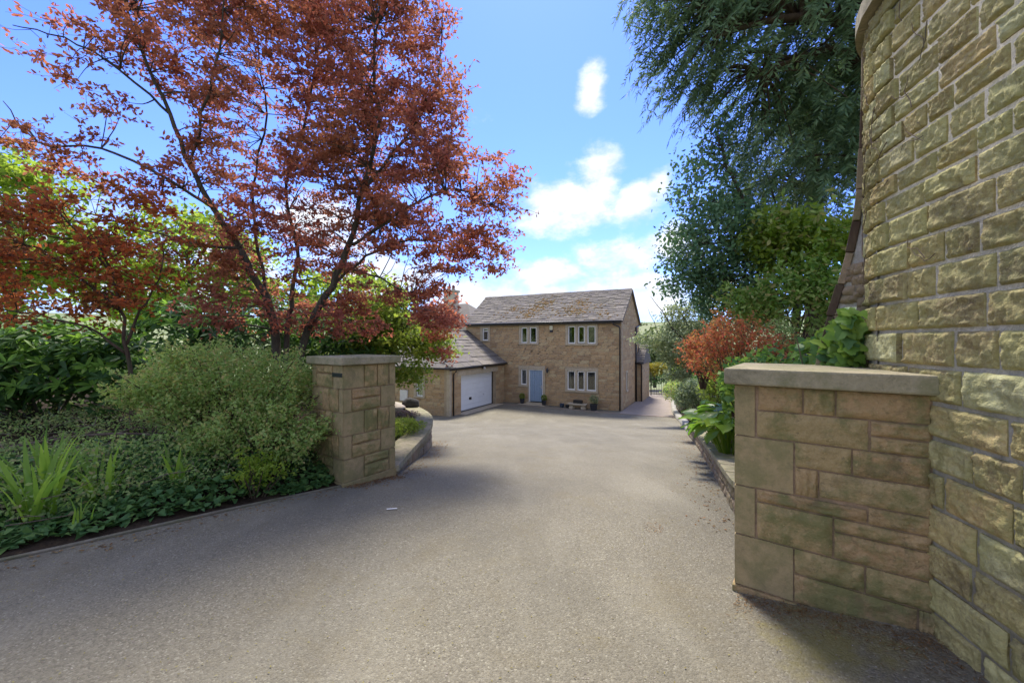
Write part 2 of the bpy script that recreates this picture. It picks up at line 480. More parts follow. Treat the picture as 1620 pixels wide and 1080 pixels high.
class MB:
    def __init__(self):
        self.v, self.f = [], []

    def add(self, vs, fs):
        b = len(self.v)
        self.v += [tuple(x) for x in vs]
        self.f += [tuple(i + b for i in f) for f in fs]
        return self

    def box(self, x0, x1, y0, y1, z0, z1, bev=0.0):
        vs = [(x, y, z) for x in (x0, x1) for y in (y0, y1) for z in (z0, z1)]
        fs = [(0, 1, 3, 2), (4, 6, 7, 5), (0, 4, 5, 1), (2, 3, 7, 6), (0, 2, 6, 4), (1, 5, 7, 3)]
        return self.add(vs, fs)

    def frame(self, o, ux, uy, uz, dims):
        """box from corner o along three axes"""
        o, ux, uy, uz = (Vector(q) for q in (o, ux, uy, uz))
        a, b, c = ux * dims[0], uy * dims[1], uz * dims[2]
        vs = [o + a * i + b * j + c * k for i in (0, 1) for j in (0, 1) for k in (0, 1)]
        fs = [(0, 1, 3, 2), (4, 6, 7, 5), (0, 4, 5, 1), (2, 3, 7, 6), (0, 2, 6, 4), (1, 5, 7, 3)]
        return self.add(vs, fs)

    def tube(self, pts, radii, n=6, cap=True):
        pts = [Vector(p) for p in pts]
        if isinstance(radii, (int, float)):
            radii = [radii] * len(pts)
        b = len(self.v)
        up = Vector((0.13, 0.21, 1)).normalized()
        for i, p in enumerate(pts):
            d = (pts[min(i + 1, len(pts) - 1)] - pts[max(i - 1, 0)])
            d = d.normalized() if d.length > 1e-9 else Vector((0, 0, 1))
            a = d.cross(up)
            if a.length < 0.05:
                a = d.cross(Vector((1, 0, 0)))
            a.normalize()
            c = d.cross(a)
            for k in range(n):
                t = 2 * PI * k / n
                self.v.append(tuple(p + (a * math.cos(t) + c * math.sin(t)) * radii[i]))
        for i in range(len(pts) - 1):
            for k in range(n):
                q = b + i * n
                self.f.append((q + k, q + (k + 1) % n, q + n + (k + 1) % n, q + n + k))
        if cap:
            self.f.append(tuple(b + k for k in reversed(range(n))))
            q = b + (len(pts) - 1) * n
            self.f.append(tuple(q + k for k in range(n)))
        return self

    def lathe(self, c, prof, n=14):
        """prof: list of (r, z)"""
        b = len(self.v)
        for r, z in prof:
            for k in range(n):
                t = 2 * PI * k / n
                self.v.append((c[0] + r * math.cos(t), c[1] + r * math.sin(t), c[2] + z))
        for i in range(len(prof) - 1):
            for k in range(n):
                q = b + i * n
                self.f.append((q + k, q + (k + 1) % n, q + n + (k + 1) % n, q + n + k))
        self.f.append(tuple(b + k for k in reversed(range(n))))
        q = b + (len(prof) - 1) * n
        self.f.append(tuple(q + k for k in range(n)))
        return self

    def build(self, name, mat, parent=None, smooth=False, bevel=0.0, **props):
        me = bpy.data.meshes.new(name)
        me.from_pydata(self.v, [], self.f)
        me.materials.append(MATS[mat])
        if smooth:
            me.polygons.foreach_set('use_smooth', np.ones(len(me.polygons), bool))
        me.update()
        o = bpy.data.objects.new(name, me)
        if bevel:
            m = o.modifiers.new('bevel', 'BEVEL')
            m.width = bevel
            m.segments = 2
            m.limit_method = 'ANGLE'
        return link(o, parent, **props)


# ---- rough stone blocks: a few shared shapes, unit width and height, real depth
def rock_shape(seed, nx, nz, relief, edge, back):
    rnd = random.Random(seed)
    off = Vector((rnd.uniform(0, 50), rnd.uniform(0, 50), rnd.uniform(0, 50)))
    vs, fs = [], []
    for j in range(nz + 1):
        for i in range(nx + 1):
            u, w = i / nx - 0.5, j / nz - 0.5
            e = min(0.5 - abs(u), (0.5 - abs(w)) * 0.55)
            q = Vector((u * 3.2, w * 1.7, 0)) + off
            h = mnoise.fractal(q * 1.6, 0.9, 2.1, 4) * 0.55 + 0.35 * mnoise.noise(q * 0.7)
            if 0.0185 < relief < 0.03:
                h += 0.30 * mnoise.fractal(q * 6.5, 0.7, 2.0, 3)
                h -= 0.5 * max(0.0, 0.30 - mnoise.voronoi(q * 3.4)[0][0])
            pil = min(1.0, (e / edge)) ** 0.6 if edge > 0 else 1.0
            y = -(relief * (0.25 + h) * pil) + (1 - pil) * back
            ju = 0.012 * mnoise.noise(q * 2 + Vector((9, 9, 9))) if e < 0.02 else 0
            vs.append((u + ju, y, w + ju * 1.5))
    for j in range(nz):
        for i in range(nx):
            a = j * (nx + 1) + i
            fs.append((a, a + 1, a + nx + 2, a + nx + 1))
    # sides back into the wall
    ring = [i for i in range(nx + 1)] + [(j * (nx + 1) + nx) for j in range(1, nz + 1)] + [nz * (nx + 1) + i for i in range(nx - 1, -1, -1)] + [j * (nx + 1) for j in range(nz - 1, 0, -1)]
    b = len(vs)
    m = len(ring)
    for r in ring:
        vs.append(vs[r])
    for r in ring:
        vs.append((vs[r][0], 0.09, vs[r][2]))
    for i in range(m):
        fs.append((b + i, b + m + i, b + m + (i + 1) % m, b + (i + 1) % m))
    return vs, fs


SHAPES = {}


def rock_mesh(kind, mat, i):
    key = (kind, mat, i)
    if key not in SHAPES:
        nx, nz, relief, edge, back = {'face': (30, 15, 0.019, 0.016, 0.007), 'pier': (18, 8, 0.020, 0.03, 0.006), 'flat': (4, 3, 0.003, 0.05, 0.0015), 'house': (4, 2, 0.016, 0.15, 0.006), 'rubble': (6, 5, 0.035, 0.25, 0.012)}[kind]
        vs, fs = rock_shape(hash((kind, i)) % 9973 if False else (i * 17 + len(kind) * 131 + ord(kind[0])), nx, nz, relief, edge, back)
        me = bpy.data.meshes.new('stone')
        me.from_pydata(vs, [], fs)
        me.materials.append(MATS[mat])
        me.polygons.foreach_set('use_smooth', np.array([k < nx * nz for k in range(len(fs))]))
        me.update()
        SHAPES[key] = me
    return SHAPES[key]


def put_stone(parent, kind, mat, rnd, o, ux, nrm, w, h, name='stone', flip=True):
    """o = centre of the face; ux along the wall, nrm outward; world or parent-local axes"""
    me = rock_mesh(kind, mat, rnd.randrange(10 if kind != 'face' else 14))
    ob = bpy.data.objects.new(name, me)
    ux, nrm = Vector(ux).normalized(), Vector(nrm).normalized()
    uz = ux.cross(-nrm)
    sx = w * (-1 if (flip and rnd.random() < 0.5) else 1)
    M = Matrix(((ux.x * abs(sx), -nrm.x, uz.x * h, o[0]), (ux.y * abs(sx), -nrm.y, uz.y * h, o[1]), (ux.z * abs(sx), -nrm.z, uz.z * h, o[2]), (0, 0, 0, 1)))
    if sx < 0:
        M = M @ Matrix.Rotation(PI, 4, 'Y')
    ob.matrix_basis = M
    return link(ob, parent)


def join_stones(name, parent, cut, mat, rnd, items, **props):
    """the same blocks joined into one mesh"""
    V, Q = [], []
    b = 0
    polys = {}
    for (o, ux, nrm, w, h) in items:
        me = rock_mesh(cut, mat, rnd.randrange(10))
        ux, nrm = Vector(ux).normalized(), Vector(nrm).normalized()
        uz = ux.cross(-nrm)
        co = np.empty(len(me.vertices) * 3, np.float32)
        me.vertices.foreach_get('co', co)
        co = co.reshape(-1, 3)
        V.append(np.array(o) + co[:, :1] * np.array(ux) * w - co[:, 1:2] * np.array(nrm) + co[:, 2:3] * np.array(uz) * h)
        Q.append(np.array([p.vertices[:] for p in me.polygons]) + b)
        b += len(co)
    return mesh_np(name, np.concatenate(V), [np.concatenate(Q)], mat, parent, **props)


# ---- leaves
OVATE = [(0.28, 0.46), (0.62, 0.42)]
LONG = [(0.3, 0.42), (0.7, 0.46)]
IVYS = [(0.08, 0.5), (0.5, 0.3)]
KITE = [(0.45, 0.5)]


def unit(a):
    return a / np.maximum(np.linalg.norm(a, axis=1, keepdims=True), 1e-9)


def leaf_arrays(rg, pos, size, aspect, up=0.6, dirs=None, nrms=None, fold=0.3, shape=OVATE, var=0.35, curl=0.0):
    n = len(pos)
    nr = rg.normal(size=(n, 3)) if nrms is None else nrms + rg.normal(size=(n, 3)) * 0.35
    nr = unit(nr + np.array([0, 0, up]) * (1 if nrms is None else 0))
    d = rg.normal(size=(n, 3)) if dirs is None else dirs + rg.normal(size=(n, 3)) * 0.22
    d = unit(d - nr * np.sum(d * nr, axis=1, keepdims=True))
    s = (size * (1 - var + 2 * var * rg.random(n)))[:, None]
    side = np.cross(nr, d)
    w = aspect * s
    k = len(shape)
    P = [pos]
    for (t, ww) in shape:
        P.append(pos + d * s * t + side * w * ww + nr * w * ww * fold - nr * s * curl * t * t)
    P.append(pos + d * s - nr * s * curl)
    for (t, ww) in reversed(shape):
        P.append(pos + d * s * t - side * w * ww + nr * w * ww * fold - nr * s * curl * t * t)
    V = np.stack(P, 1)
    m = 2 + 2 * k
    base = (np.arange(n) * m)[:, None]
    r = base + np.array(list(range(0, k + 2)))
    l = base + np.array([0] + list(range(k + 1, m)))
    return V.reshape(-1, 3), np.concatenate([r, l])


def leaf_mesh(name, parts, mat, parent=None, **props):
    V, F, b = [], {}, 0
    for v, f in parts:
        F.setdefault(f.shape[1], []).append(f + b)
        V.append(v)
        b += len(v)
    return mesh_np(name, np.concatenate(V), [np.concatenate(q) for q in F.values()], mat, parent, **props)


def in_ellipsoids(rg, ells, n, shell=0.3):
    vol = np.array([e[1][0] * e[1][1] * e[1][2] * (e[2] if len(e) > 2 else 1) for e in ells]) ** 0.8
    cnt = rg.multinomial(n, vol / vol.sum())
    out = []
    for e, c in zip(ells, cnt):
        d = unit(rg.normal(size=(c, 3)))
        r = (shell + (1 - shell) * rg.random(c)) ** 0.6
        out.append(np.array(e[0]) + d * r[:, None] * np.array(e[1]))
    return np.concatenate(out)


def clumps(rg, centres, per, spread, flat=0.45):
    c = np.repeat(centres, per, axis=0)
    return c + rg.normal(size=c.shape) * np.array([spread, spread, spread * flat])


def limb_points(limbs):
    pts, rr = [], []
    for pl, r0, r1 in limbs:
        m = len(pl)
        for i in range(m - 1):
            for t in (0, 0.33, 0.66):
                pts.append(np.array(pl[i]) * (1 - t) + np.array(pl[i + 1]) * t)
                rr.append(r0 + (r1 - r0) * (i + t) / (m - 1))
    return np.array(pts), np.array(rr)


def smooth_path(pl, n=4):
    P = [Vector(p) for p in pl]
    out = []
    for i in range(len(P) - 1):
        a, b, c, d = P[max(i - 1, 0)], P[i], P[i + 1], P[min(i + 2, len(P) - 1)]
        for k in range(n):
            t = k / n
            out.append(0.5 * ((2 * b) + (c - a) * t + (2 * a - 5 * b + 4 * c - d) * t * t + (3 * b - a - 3 * c + d) * t ** 3))
    out.append(P[-1])
    return out


def branches(mb, limbs, tips, rg, tip_r=0.004, wob=0.12, twig_r=0.014, sides=7):
    for pl, r0, r1 in limbs:
        sp = smooth_path(pl)
        m = len(sp)
        sp2 = [p + Vector(rg.normal(size=3)) * wob * 0.12 for p in sp]
        sp2[0], sp2[-1] = sp[0], sp[-1]
        mb.tube(sp2, [r0 + (r1 - r0) * i / (m - 1) for i in range(m)], sides)
    lp, lr = limb_points(limbs)
    for t in tips:
        dd = np.linalg.norm(lp - t, axis=1) + np.maximum(0, lp[:, 2] - t[2]) * 0.8
        i = int(np.argmin(dd))
        a = lp[i]
        mid = (a + t) / 2 + rg.normal(size=3) * wob + np.array([0, 0, 0.06 * dd[i]])
        r = min(lr[i] * 0.6, twig_r)
        mb.tube(smooth_path([a, mid, t], 3), [r, r * 0.9, r * 0.8, r * 0.65, r * 0.5, r * 0.4, tip_r], 4, False)


# ------------------------------------------------------------------ ground heights (world z, camera is 1.6 above the gate)
PY = [-20, 1.0, 2.5, 4.0, 5.5, 8.0, 12.0, 16.0, 20.0, 22.0, 45.0]
PZ = [0.12, 0.10, 0.0, -0.07, -0.23, -0.55, -1.2, -1.85, -2.35, -2.45, -2.45]


def drive_z(x, y):
    z = float(np.interp(y, PY, PZ))
    z2 = float(np.interp(y + 0.5, PY, PZ)) + float(np.interp(y - 0.5, PY, PZ))
    z = (z + z2 / 2) / 2
    rise = min(max((x - 1.2) / 0.9, 0), 1)
    z += 0.10 * rise * min(max((3.0 - y) / 0.8, 0), 1) * (1 if y > 1.2 else max(0.3, (y + 1) / 2.2))
    return z


def grid_sheet(name, xs, ys, zf, mat, **props):
    V = np.array([(x, y, zf(x, y)) for y in ys for x in xs])
    nx = len(xs)
    q = np.array([(j * nx + i, j * nx + i + 1, (j + 1) * nx + i + 1, (j + 1) * nx + i) for j in range(len(ys) - 1) for i in range(nx - 1)])
    return mesh_np(name, V, [q], mat, None, True, **props)


def land_z(x, y):
    r = math.hypot(x, y)
    near = drive_z(0, min(y, 40)) - 0.35
    if r < 45:
        return near if r < 30 else near - (r - 30) * 0.03
    far = np.interp(r, [45, 120, 300, 700, 1200, 1700, 2600, 6000], [-3.3, -12, -28, -6, 36, 82, 118, 120])
    return float(far) + 6 * mnoise.noise(Vector((x / 400, y / 400, 3.1))) * min(1, (r - 45) / 300)


xs = sorted(set([round(s * v, 2) for v in (0, 1.5, 3, 5, 7.5, 10, 14, 19, 25, 33, 45, 60, 90, 130, 200, 300, 450, 700, 1000, 1400, 2000, 3000, 5000) for s in (-1, 1)]))
ys = xs
grid_sheet('ground', xs, ys, land_z, 'countryside', kind='structure', label='open countryside running to far hill fields')

dx = list(np.linspace(-9.5, 14, 95))
dy = list(np.concatenate([np.linspace(-7, 0.5, 12)[:-1], np.linspace(0.5, 8, 60)[:-1], np.linspace(8, 33.5, 60)]))
grid_sheet('driveway', dx, dy, drive_z, 'tarmac', kind='structure', label='worn grey tarmac drive running down to the house')


def bed(name, boundary, centre, cz, mat, edge_lift, label, rings=(0, 0.015, 0.05, 0.1, 0.18, 0.3, 0.45, 0.65, 0.85), bump=0.05):
    """planting bed: a fan of rings from its edge to its middle"""
    B = [Vector(p) for p in boundary]
    V, Q = [], []
    n = len(B)
    for r in rings:
        for p in B:
            x = p.x + (centre[0] - p.x) * r
            y = p.y + (centre[1] - p.y) * r
            d = math.hypot(x - p.x, y - p.y)
            zz = p.z + edge_lift
            tgt = cz(x, y)
            t = min(1, d / 1.2)
            z = zz + (tgt - zz) * t * t * (3 - 2 * t) + bump * mnoise.noise(Vector((x * 1.3, y * 1.3, 0))) * min(1, d / 0.3)
            V.append((x, y, z))
    V.append((*centre, cz(*centre)))
    for k in range(len(rings) - 1):
        for i in range(n):
            j = (i + 1) % n
            Q.append((k * n + i, k * n + j, (k + 1) * n + j, (k + 1) * n + i))
    T = [((len(rings) - 1) * n + i, (len(rings) - 1) * n + (i + 1) % n, len(V) - 1) for i in range(n)]
    return mesh_np(name, np.array(V), [np.array(Q), np.array(T)], mat, None, True, kind='structure', label=label)


def densify(pl, step=0.25):
    out = []
    for a, b in zip(pl[:-1], pl[1:]):
        a, b = Vector(a), Vector(b)
        m = max(1, int((b - a).length / step))
        out += [a + (b - a) * i / m for i in range(m)]
    out.append(Vector(pl[-1]))
    return out


KERB = [(-9.5, -2.6), (-6.2, 0.75), (-4.9, 1.95), (-3.75, 2.94), (-2.9, 3.83), (-2.06, 4.80)]
kerb3 = [Vector((p.x, p.y, drive_z(p.x, p.y))) for p in smooth_path([(x, y, 0) for x, y in KERB], 8)]
COPE_Z = -0.085
PLANTER = [(-1.58, 5.42), (-1.60, 6.4), (-1.60, 7.3), (-1.66, 8.1), (-1.84, 9.0), (-2.2, 9.85), (-2.7, 10.6), (-3.5, 11.3), (-4.8, 11.9), (-7.0, 12.2)]
plan3 = [Vector((p.x, p.y, COPE_Z - 0.10)) for p in smooth_path([(x, y, 0) for x, y in PLANTER], 5)]


def left_z(x, y):
    z = 0.18 + 0.02 * max(0, -x - 3) + 0.05 * max(0, y - 5)
    if y > 5.4 and x > -4.2:
        z = z + (COPE_Z - 0.09 - z) * min(1, (x + 4.2) / 1.0)
    return min(z, 0.75)


lb = kerb3 + [p + Vector((-0.22, 0.0, 0.0)) for p in plan3] + [Vector((-16, 12.5, 0.2)), Vector((-22, 6, 0.2)), Vector((-22, -4, 0.1)), Vector((-14, -6, 0.1))]
left_bed = bed('planting_bed', densify(lb, 0.35), (-8.0, 5.5), left_z, 'soil', 0.012, 'soil bed under ivy and shrubs beside the drive kerb')


# ------------------------------------------------------------------ left gate pillar (local: +x along its drive face, +y along its other face inwards)
def quoin_face(w, zs, flip, rnd, margin=0.0):
    """list of (x0,x1,z0,z1,dressed) for a face of width w with long and short corner stones"""
    out = []
    g = 0.007
    for i, (z0, z1) in enumerate(zip(zs[:-1], zs[1:])):
        a = (0.14 if (i + flip) % 2 == 0 else 0.36) * w
        b = (0.30 if (i + flip) % 2 == 0 else 0.13) * w
        out.append((g, a, z0 + g, z1 - g, True))
        out.append((w - b, w - g, z0 + g, z1 - g, True))
        l, r = a + 2 * g, w - b - 2 * g
        if rnd.random() < 0.35:
            m = l + (r - l) * rnd.uniform(0.4, 0.65)
            out.append((l, m - g, z0 + g, z1 - g, False))
            out.append((m + g, r, z0 + g, z1 - g, False))
        else:
            m = z0 + (z1 - z0) * rnd.uniform(0.4, 0.62)
            out.append((l, r, z0 + g, m - g, False))
            if rnd.random() < 0.5:
                q = l + (r - l) * rnd.uniform(0.35, 0.7)
                out.append((l, q - g, m + g, z1 - g, False))
                out.append((q + g, r, m + g, z1 - g, False))
            else:
                out.append((l, r, m + g, z1 - g, False))
    return out


def face_stones(parent, org, ux, nrm, rects, rnd):
    ux, nrm, org = Vector(ux), Vector(nrm), Vector(org)
    for x0, x1, z0, z1, dressed in rects:
        c = org + ux * ((x0 + x1) / 2) + Vector((0, 0, (z0 + z1) / 2)) + nrm * (0.004 if dressed else 0.010)
        put_stone(parent, 'flat' if dressed else 'pier', 'dressed_stone' if dressed else 'pier_stone', rnd, c, ux, nrm, x1 - x0, z1 - z0)


pil = thing('gate_pillar', 'square mossy stone gate pillar with flat cap and dark letter slot, beside the green bush', 'gate pillar', (-2.034, 4.80, 0.0), math.atan2(0.817, 0.577))
PW, PD = 0.77, 0.71           # drive face length, other face length (towards local +y)
ztop = 1.31
zs = [-0.115, 0.165, 0.45, 0.735, 1.02, ztop]
core = MB().box(0.009, PW - 0.009, 0.009, PD - 0.009, -0.35, ztop)
core.build('mortar_core', 'warm_mortar', pil)
MB().box(-0.012, PW + 0.012, -0.012, PD + 0.012, -0.35, -0.115).build('plinth', 'dressed_stone', pil, bevel=0.006)
rnd = random.Random(5)
face_stones(pil, (0, 0, 0), (1, 0, 0), (0, -1, 0), quoin_face(PW, zs, 1, rnd), rnd)
face_stones(pil, (0, PD, 0), (0, -1, 0), (-1, 0, 0), quoin_face(PD, zs, 0, rnd), rnd)
face_stones(pil, (PW, 0, 0), (0, 1, 0), (1, 0, 0), quoin_face(PD, zs, 0, rnd), rnd)
face_stones(pil, (PW, PD, 0), (-1, 0, 0), (0, 1, 0), quoin_face(PW, zs, 1, rnd), rnd)
MB().box(-0.055, PW + 0.055, -0.055, PD + 0.055, ztop + 0.002, ztop + 0.10).build('cap', 'cap_stone', pil, bevel=0.012)
slot = MB().box(-0.013, 0.0, 0.015, 0.225, 1.165, 1.215)
slot.build('letter_slot', 'slot_metal', pil, bevel=0.003, label='dark metal letter slot')

# ------------------------------------------------------------------ right gate pier
ang = math.atan2(-0.61, 0.793)
pier = thing('gate_pier', 'low wide stone gate pier with thick flat cap, built against the tall wall', 'gate pier', (1.345, 2.53, 1.6), ang)
# local frame: x along the front towards the wall, y inwards; z measured from eye height
F0 = 0.06
rects = [(.054, .163, -.59, -.277), (.054, .359, -.905, -.60), (.054, .163, -1.215, -.915), (.054, .358, -1.535, -1.225),
         (.182, .40, -.42, -.277), (.41, .549, -.42, -.277), (.558, .925, -.42, -.277),
         (.177, .69, -.588, -.43), (.702, .925, -.505, -.43), (.702, .925, -.588, -.515),
         (.369, .62, -.735, -.597), (.629, .925, -.735, -.597), (.369, .473, -.90, -.745), (.483, .928, -.888, -.745),
         (.177, .683, -.985, -.915), (.692, .928, -.985, -.898), (.177, .539, -1.215, -.995), (.549, .93, -1.065, -.995), (.549, .935, -1.215, -1.075),
         (.366, .674, -1.365, -1.225), (.683, .945, -1.365, -1.225), (.366, .876, -1.535, -1.375), (.886, .952, -1.535, -1.375)]
rnd = random.Random(11)
LP, DP = 1.02, 0.70
MB().box(.064, LP, F0 + 0.010, F0 + DP - 0.010, -2.1, -.272).build('mortar_core', 'warm_mortar', pier)
for i, (x0, x1, z0, z1) in enumerate(rects):
    dressed = i < 4
    put_stone(pier, 'flat' if dressed else 'pier', 'dressed_stone' if dressed else 'pier_stone', rnd, ((x0 + x1) / 2, F0 - (0.002 if dressed else 0.006), (z0 + z1) / 2), (1, 0, 0), (0, -1, 0), x1 - x0, z1 - z0)
# drive side and garden side
zz = [-1.535, -1.22, -0.91, -0.595, -0.277]
for org, ux, nr, w, fl in (((.054, F0 + DP, 0), (0, -1, 0), (-1, 0, 0), DP, 0), ((LP, F0 + DP, 0), (-1, 0, 0), (0, 1, 0), LP - .054, 1)):
    face_stones(pier, org, ux, nr, quoin_face(w, zz, fl, rnd), rnd)
MB().box(.040, LP, F0 - 0.014, F0 + DP + 0.014, -2.1, -1.545).build('plinth', 'pier_stone', pier, bevel=0.006)
MB().box(0, .955, 0, F0 + DP + 0.06, -.270, -.168).build('cap', 'cap_stone', pier, bevel=0.012)

# ------------------------------------------------------------------ tall curved wall
tw = thing('curved_stone_wall', 'tall curved rock-faced stone wall with raised grey pointing at the edge of the drive', 'wall', (2.12, 1.99, 0))


def wall_path(s0=-3.2, s1=1.75, ds=0.05):
    """(s, x, y, heading) with s=0 at the gate pier; local to the wall's empty"""
    def head(s):
        if s < 0.30:
            return 13.0
        return 13.0 + (s - 0.30) * 68
    pts = [(0.0, 0.0, 0.0, head(0))]
    x = y = 0.0
    s = 0.0
    while s < s1:
        h = rad(head(s + ds / 2))
        x += math.sin(h) * ds
        y += math.cos(h) * ds
        s += ds
        pts.append((s, x, y, head(s)))
    x = y = 0.0
    s = 0.0
    pre = []
    while s > s0:
        h = rad(13.0)
        x -= math.sin(h) * ds
        y -= math.cos(h) * ds
        s -= ds
        pre.append((s, x, y, 13.0))
    return pre[::-1] + pts


WP = wall_path()
WS = np.array(WP)


def wp(s):
    return Vector((np.interp(s, WS[:, 0], WS[:, 1]), np.interp(s, WS[:, 0], WS[:, 2]), 0)), float(np.interp(s, WS[:, 0], WS[:, 3]))


WTOP = 3.62
# body
V, Q = [], []
for s, x, y, h in WP:
    n = Vector((-math.cos(rad(h)), math.sin(rad(h)), 0))
    for off, z in ((-0.003, -0.5), (-0.003, WTOP), (-0.50, WTOP), (-0.50, -0.5)):
        V.append((x + n.x * off, y + n.y * off, z))
for i in range(len(WP) - 1):
    a = i * 4
    for k in range(4):
        Q.append((a + k, a + (k + 1) % 4, a + 4 + (k + 1) % 4, a + 4 + k))
e = (len(WP) - 1) * 4
Q += [(0, 1, 2, 3), (e + 3, e + 2, e + 1, e)]
mesh_np('mortar_core', V, [np.array(Q)], 'mortar', tw)
rnd = random.Random(21)
z = -0.10
row = 0
while z < WTOP - 0.05:
    hgt = rnd.uniform(0.165, 0.19) if z < 1.75 else (rnd.uniform(0.145, 0.17) if z < 2.3 else rnd.uniform(0.12, 0.145))
    lk = 1.0 if z < 1.75 else (0.85 if z < 2.3 else 0.72)
    if z + hgt > WTOP - 0.06:
        hgt = WTOP - z
    s = -3.1 + (row % 2) * 0.17 + rnd.uniform(-0.05, 0.05)
    while s < 1.6:
        ln = rnd.choice([0.22, 0.30, 0.34, 0.38, 0.42, 0.26]) * lk
        if s > 0.3:
            ln *= 0.62
        g = rnd.uniform(0.008, 0.013)
        c, h = wp(s + ln / 2)
        c0, _ = wp(s)
        c1, _ = wp(s + ln)
        ux = (c0 - c1).normalized()
        n = Vector((-math.cos(rad(h)), math.sin(rad(h)), 0))
        if s < 1.35:
            cc = (c + c0 + c1) / 3 + n * (rnd.uniform(0.004, 0.014) + (0.012 if s > 0.12 else 0))
            put_stone(tw, 'face', 'rock_face', rnd, (cc.x, cc.y, z + hgt / 2), ux, n, max(0.05, ln - 2 * g), hgt - rnd.uniform(0.016, 0.025))
        s += ln
    z += hgt
    row += 1
# top coping slabs
s = -3.1
while s < 1.0:
    ln = 0.62 if s < 0.2 else 0.24
    mb = MB()
    V = []
    m = 5
    for i in range(m + 1):
        c, h = wp(s + 0.004 + (ln - 0.008) * i / m)
        n = Vector((-math.cos(rad(h)), math.sin(rad(h)), 0))
        for off, zz_ in ((0.07, WTOP + 0.002), (0.07, WTOP + 0.10), (-0.55, WTOP + 0.10), (-0.55, WTOP + 0.002)):
            V.append(c + n * off + Vector((0, 0, zz_)))
    fs = [(a * 4 + k, a * 4 + (k + 1) % 4, a * 4 + 4 + (k + 1) % 4, a * 4 + 4 + k) for a in range(m) for k in range(4)]
    fs += [(0, 1, 2, 3), (m * 4 + 3, m * 4 + 2, m * 4 + 1, m * 4)]
    mb.add(V, fs).build('coping_slab', 'cap_stone', tw)
    s += ln
# edging slabs running down the far end, splayed out near the foot, with rubble behind
def EP(u, v, Y):
    return Vector(((u + 7 - 810) / 630 * Y - 2.12, Y - 1.99, (540 - v) / 630 * Y + 1.6))


edge = [EP(1362, 72, 2.74), EP(1361, 140, 2.74), EP(1360, 175, 2.74), EP(1358, 235, 2.75), EP(1354, 300, 2.75), EP(1347, 350, 2.76), EP(1336, 400, 2.78), EP(1322, 450, 2.80), EP(1306, 500, 2.82), EP(1294, 548, 2.84), EP(1284, 600, 2.86)]
rnd = random.Random(4)
for a, b in zip(edge[:-1], edge[1:]):
    d = (b - a).normalized()
    out = Vector((-0.76, 0.65, 0)).normalized()
    out = (out - d * out.dot(d)).normalized()
    t = d.cross(out)
    mb = MB()
    o = a + d * 0.003 - out * 0.025 - t * 0.02 + Vector((rnd.uniform(-.006, .006), 0, 0))
    mb.frame(o, d, out, t, ((b - a).length - 0.006, 0.045 + rnd.uniform(-.004, .006), 0.085))
    mb.build('edging_slab', 'rubble' if rnd.random() < 0.6 else 'bark_red', tw, bevel=0.006)
# rubble infill between wall and edging
V = [edge[i] + Vector((0.02, -0.01, 0)) for i in range(3, 11)]
base_in = [wp(0.70)[0] + Vector((0, 0, p.z)) for p in V]
inner = [wp(0.45)[0] + Vector((-0.01, 0, p.z)) for p in V]
m = len(V)
allv = V + base_in + inner
fs = [(i, i + 1, m + i + 1, m + i) for i in range(m - 1)] + [(m + i, m + i + 1, 2 * m + i + 1, 2 * m + i) for i in range(m - 1)]
MB().add(allv, fs).build('rubble_core', 'mortar', tw)
for i in range(46):
    k = rnd.uniform(3.5, m - 1.05)
    i0 = int(k)
    t = k - i0
    a = V[i0].lerp(V[i0 + 1], t)
    b = base_in[i0].lerp(base_in[i0 + 1], t)
    f = rnd.uniform(0.12, 0.95)
    c = a.lerp(b, f)
    sz = rnd.uniform(0.04, 0.08)
    ux = (a - b).normalized()
    nn = Vector((ux.y, -ux.x, 0))
    if nn.y > 0:
        nn = -nn
    ux2 = Vector((-nn.y, nn.x, 0))
    put_stone(tw, 'rubble', 'rubble', rnd, c + nn * 0.012, ux2, nn, sz * 1.2, sz, 'rubble_stone', False)

# ------------------------------------------------------------------ low retaining wall on the right of the drive
EDGE_R = [(2.02, 3.35), (2.16, 3.87), (2.75, 5.4), (3.75, 8.0), (5.3, 12.0), (6.85, 16.0), (7.95, 19.0), (9.2, 23.0), (11.5, 29.0)]


def low_top(y):
    return drive_z(2.5, y) + float(np.interp(y, [3, 4, 6, 9, 14, 30], [0.40, 0.32, 0.30, 0.32, 0.32, 0.25]))


lw = thing('low_retaining_wall', 'low coped stone retaining wall along the drive below the leafy bank', 'low wall', (2.02, 3.35, 0))
LO = Vector((2.02, 3.35, 0))
rp = densify([Vector((x, y, 0)) for x, y in EDGE_R], 0.30)
V, Q = [], []
for i, p in enumerate(rp):
    d = (rp[min(i + 1, len(rp) - 1)] - rp[max(i - 1, 0)]).normalized()
    n = Vector((-d.y, d.x, 0))
    t = low_top(p.y)
    for off, z in ((-0.015, drive_z(p.x, p.y) - 0.2), (-0.015, t - 0.07), (-0.28, t - 0.07), (-0.28, drive_z(p.x, p.y) - 0.2)):
        V.append(p + n * off + Vector((0, 0, z)) - LO)
for i in range(len(rp) - 1):
    a = i * 4
    for k in range(4):
        Q.append((a + k, a + (k + 1) % 4, a + 4 + (k + 1) % 4, a + 4 + k))
mesh_np('mortar_core', V, [np.array(Q)], 'mortar', lw)
rnd = random.Random(8)
cum = [0.0]
for a, b in zip(rp[:-1], rp[1:]):
    cum.append(cum[-1] + (b - a).length)


def rpt(s):
    return Vector((np.interp(s, cum, [p.x for p in rp]), np.interp(s, cum, [p.y for p in rp]), 0))


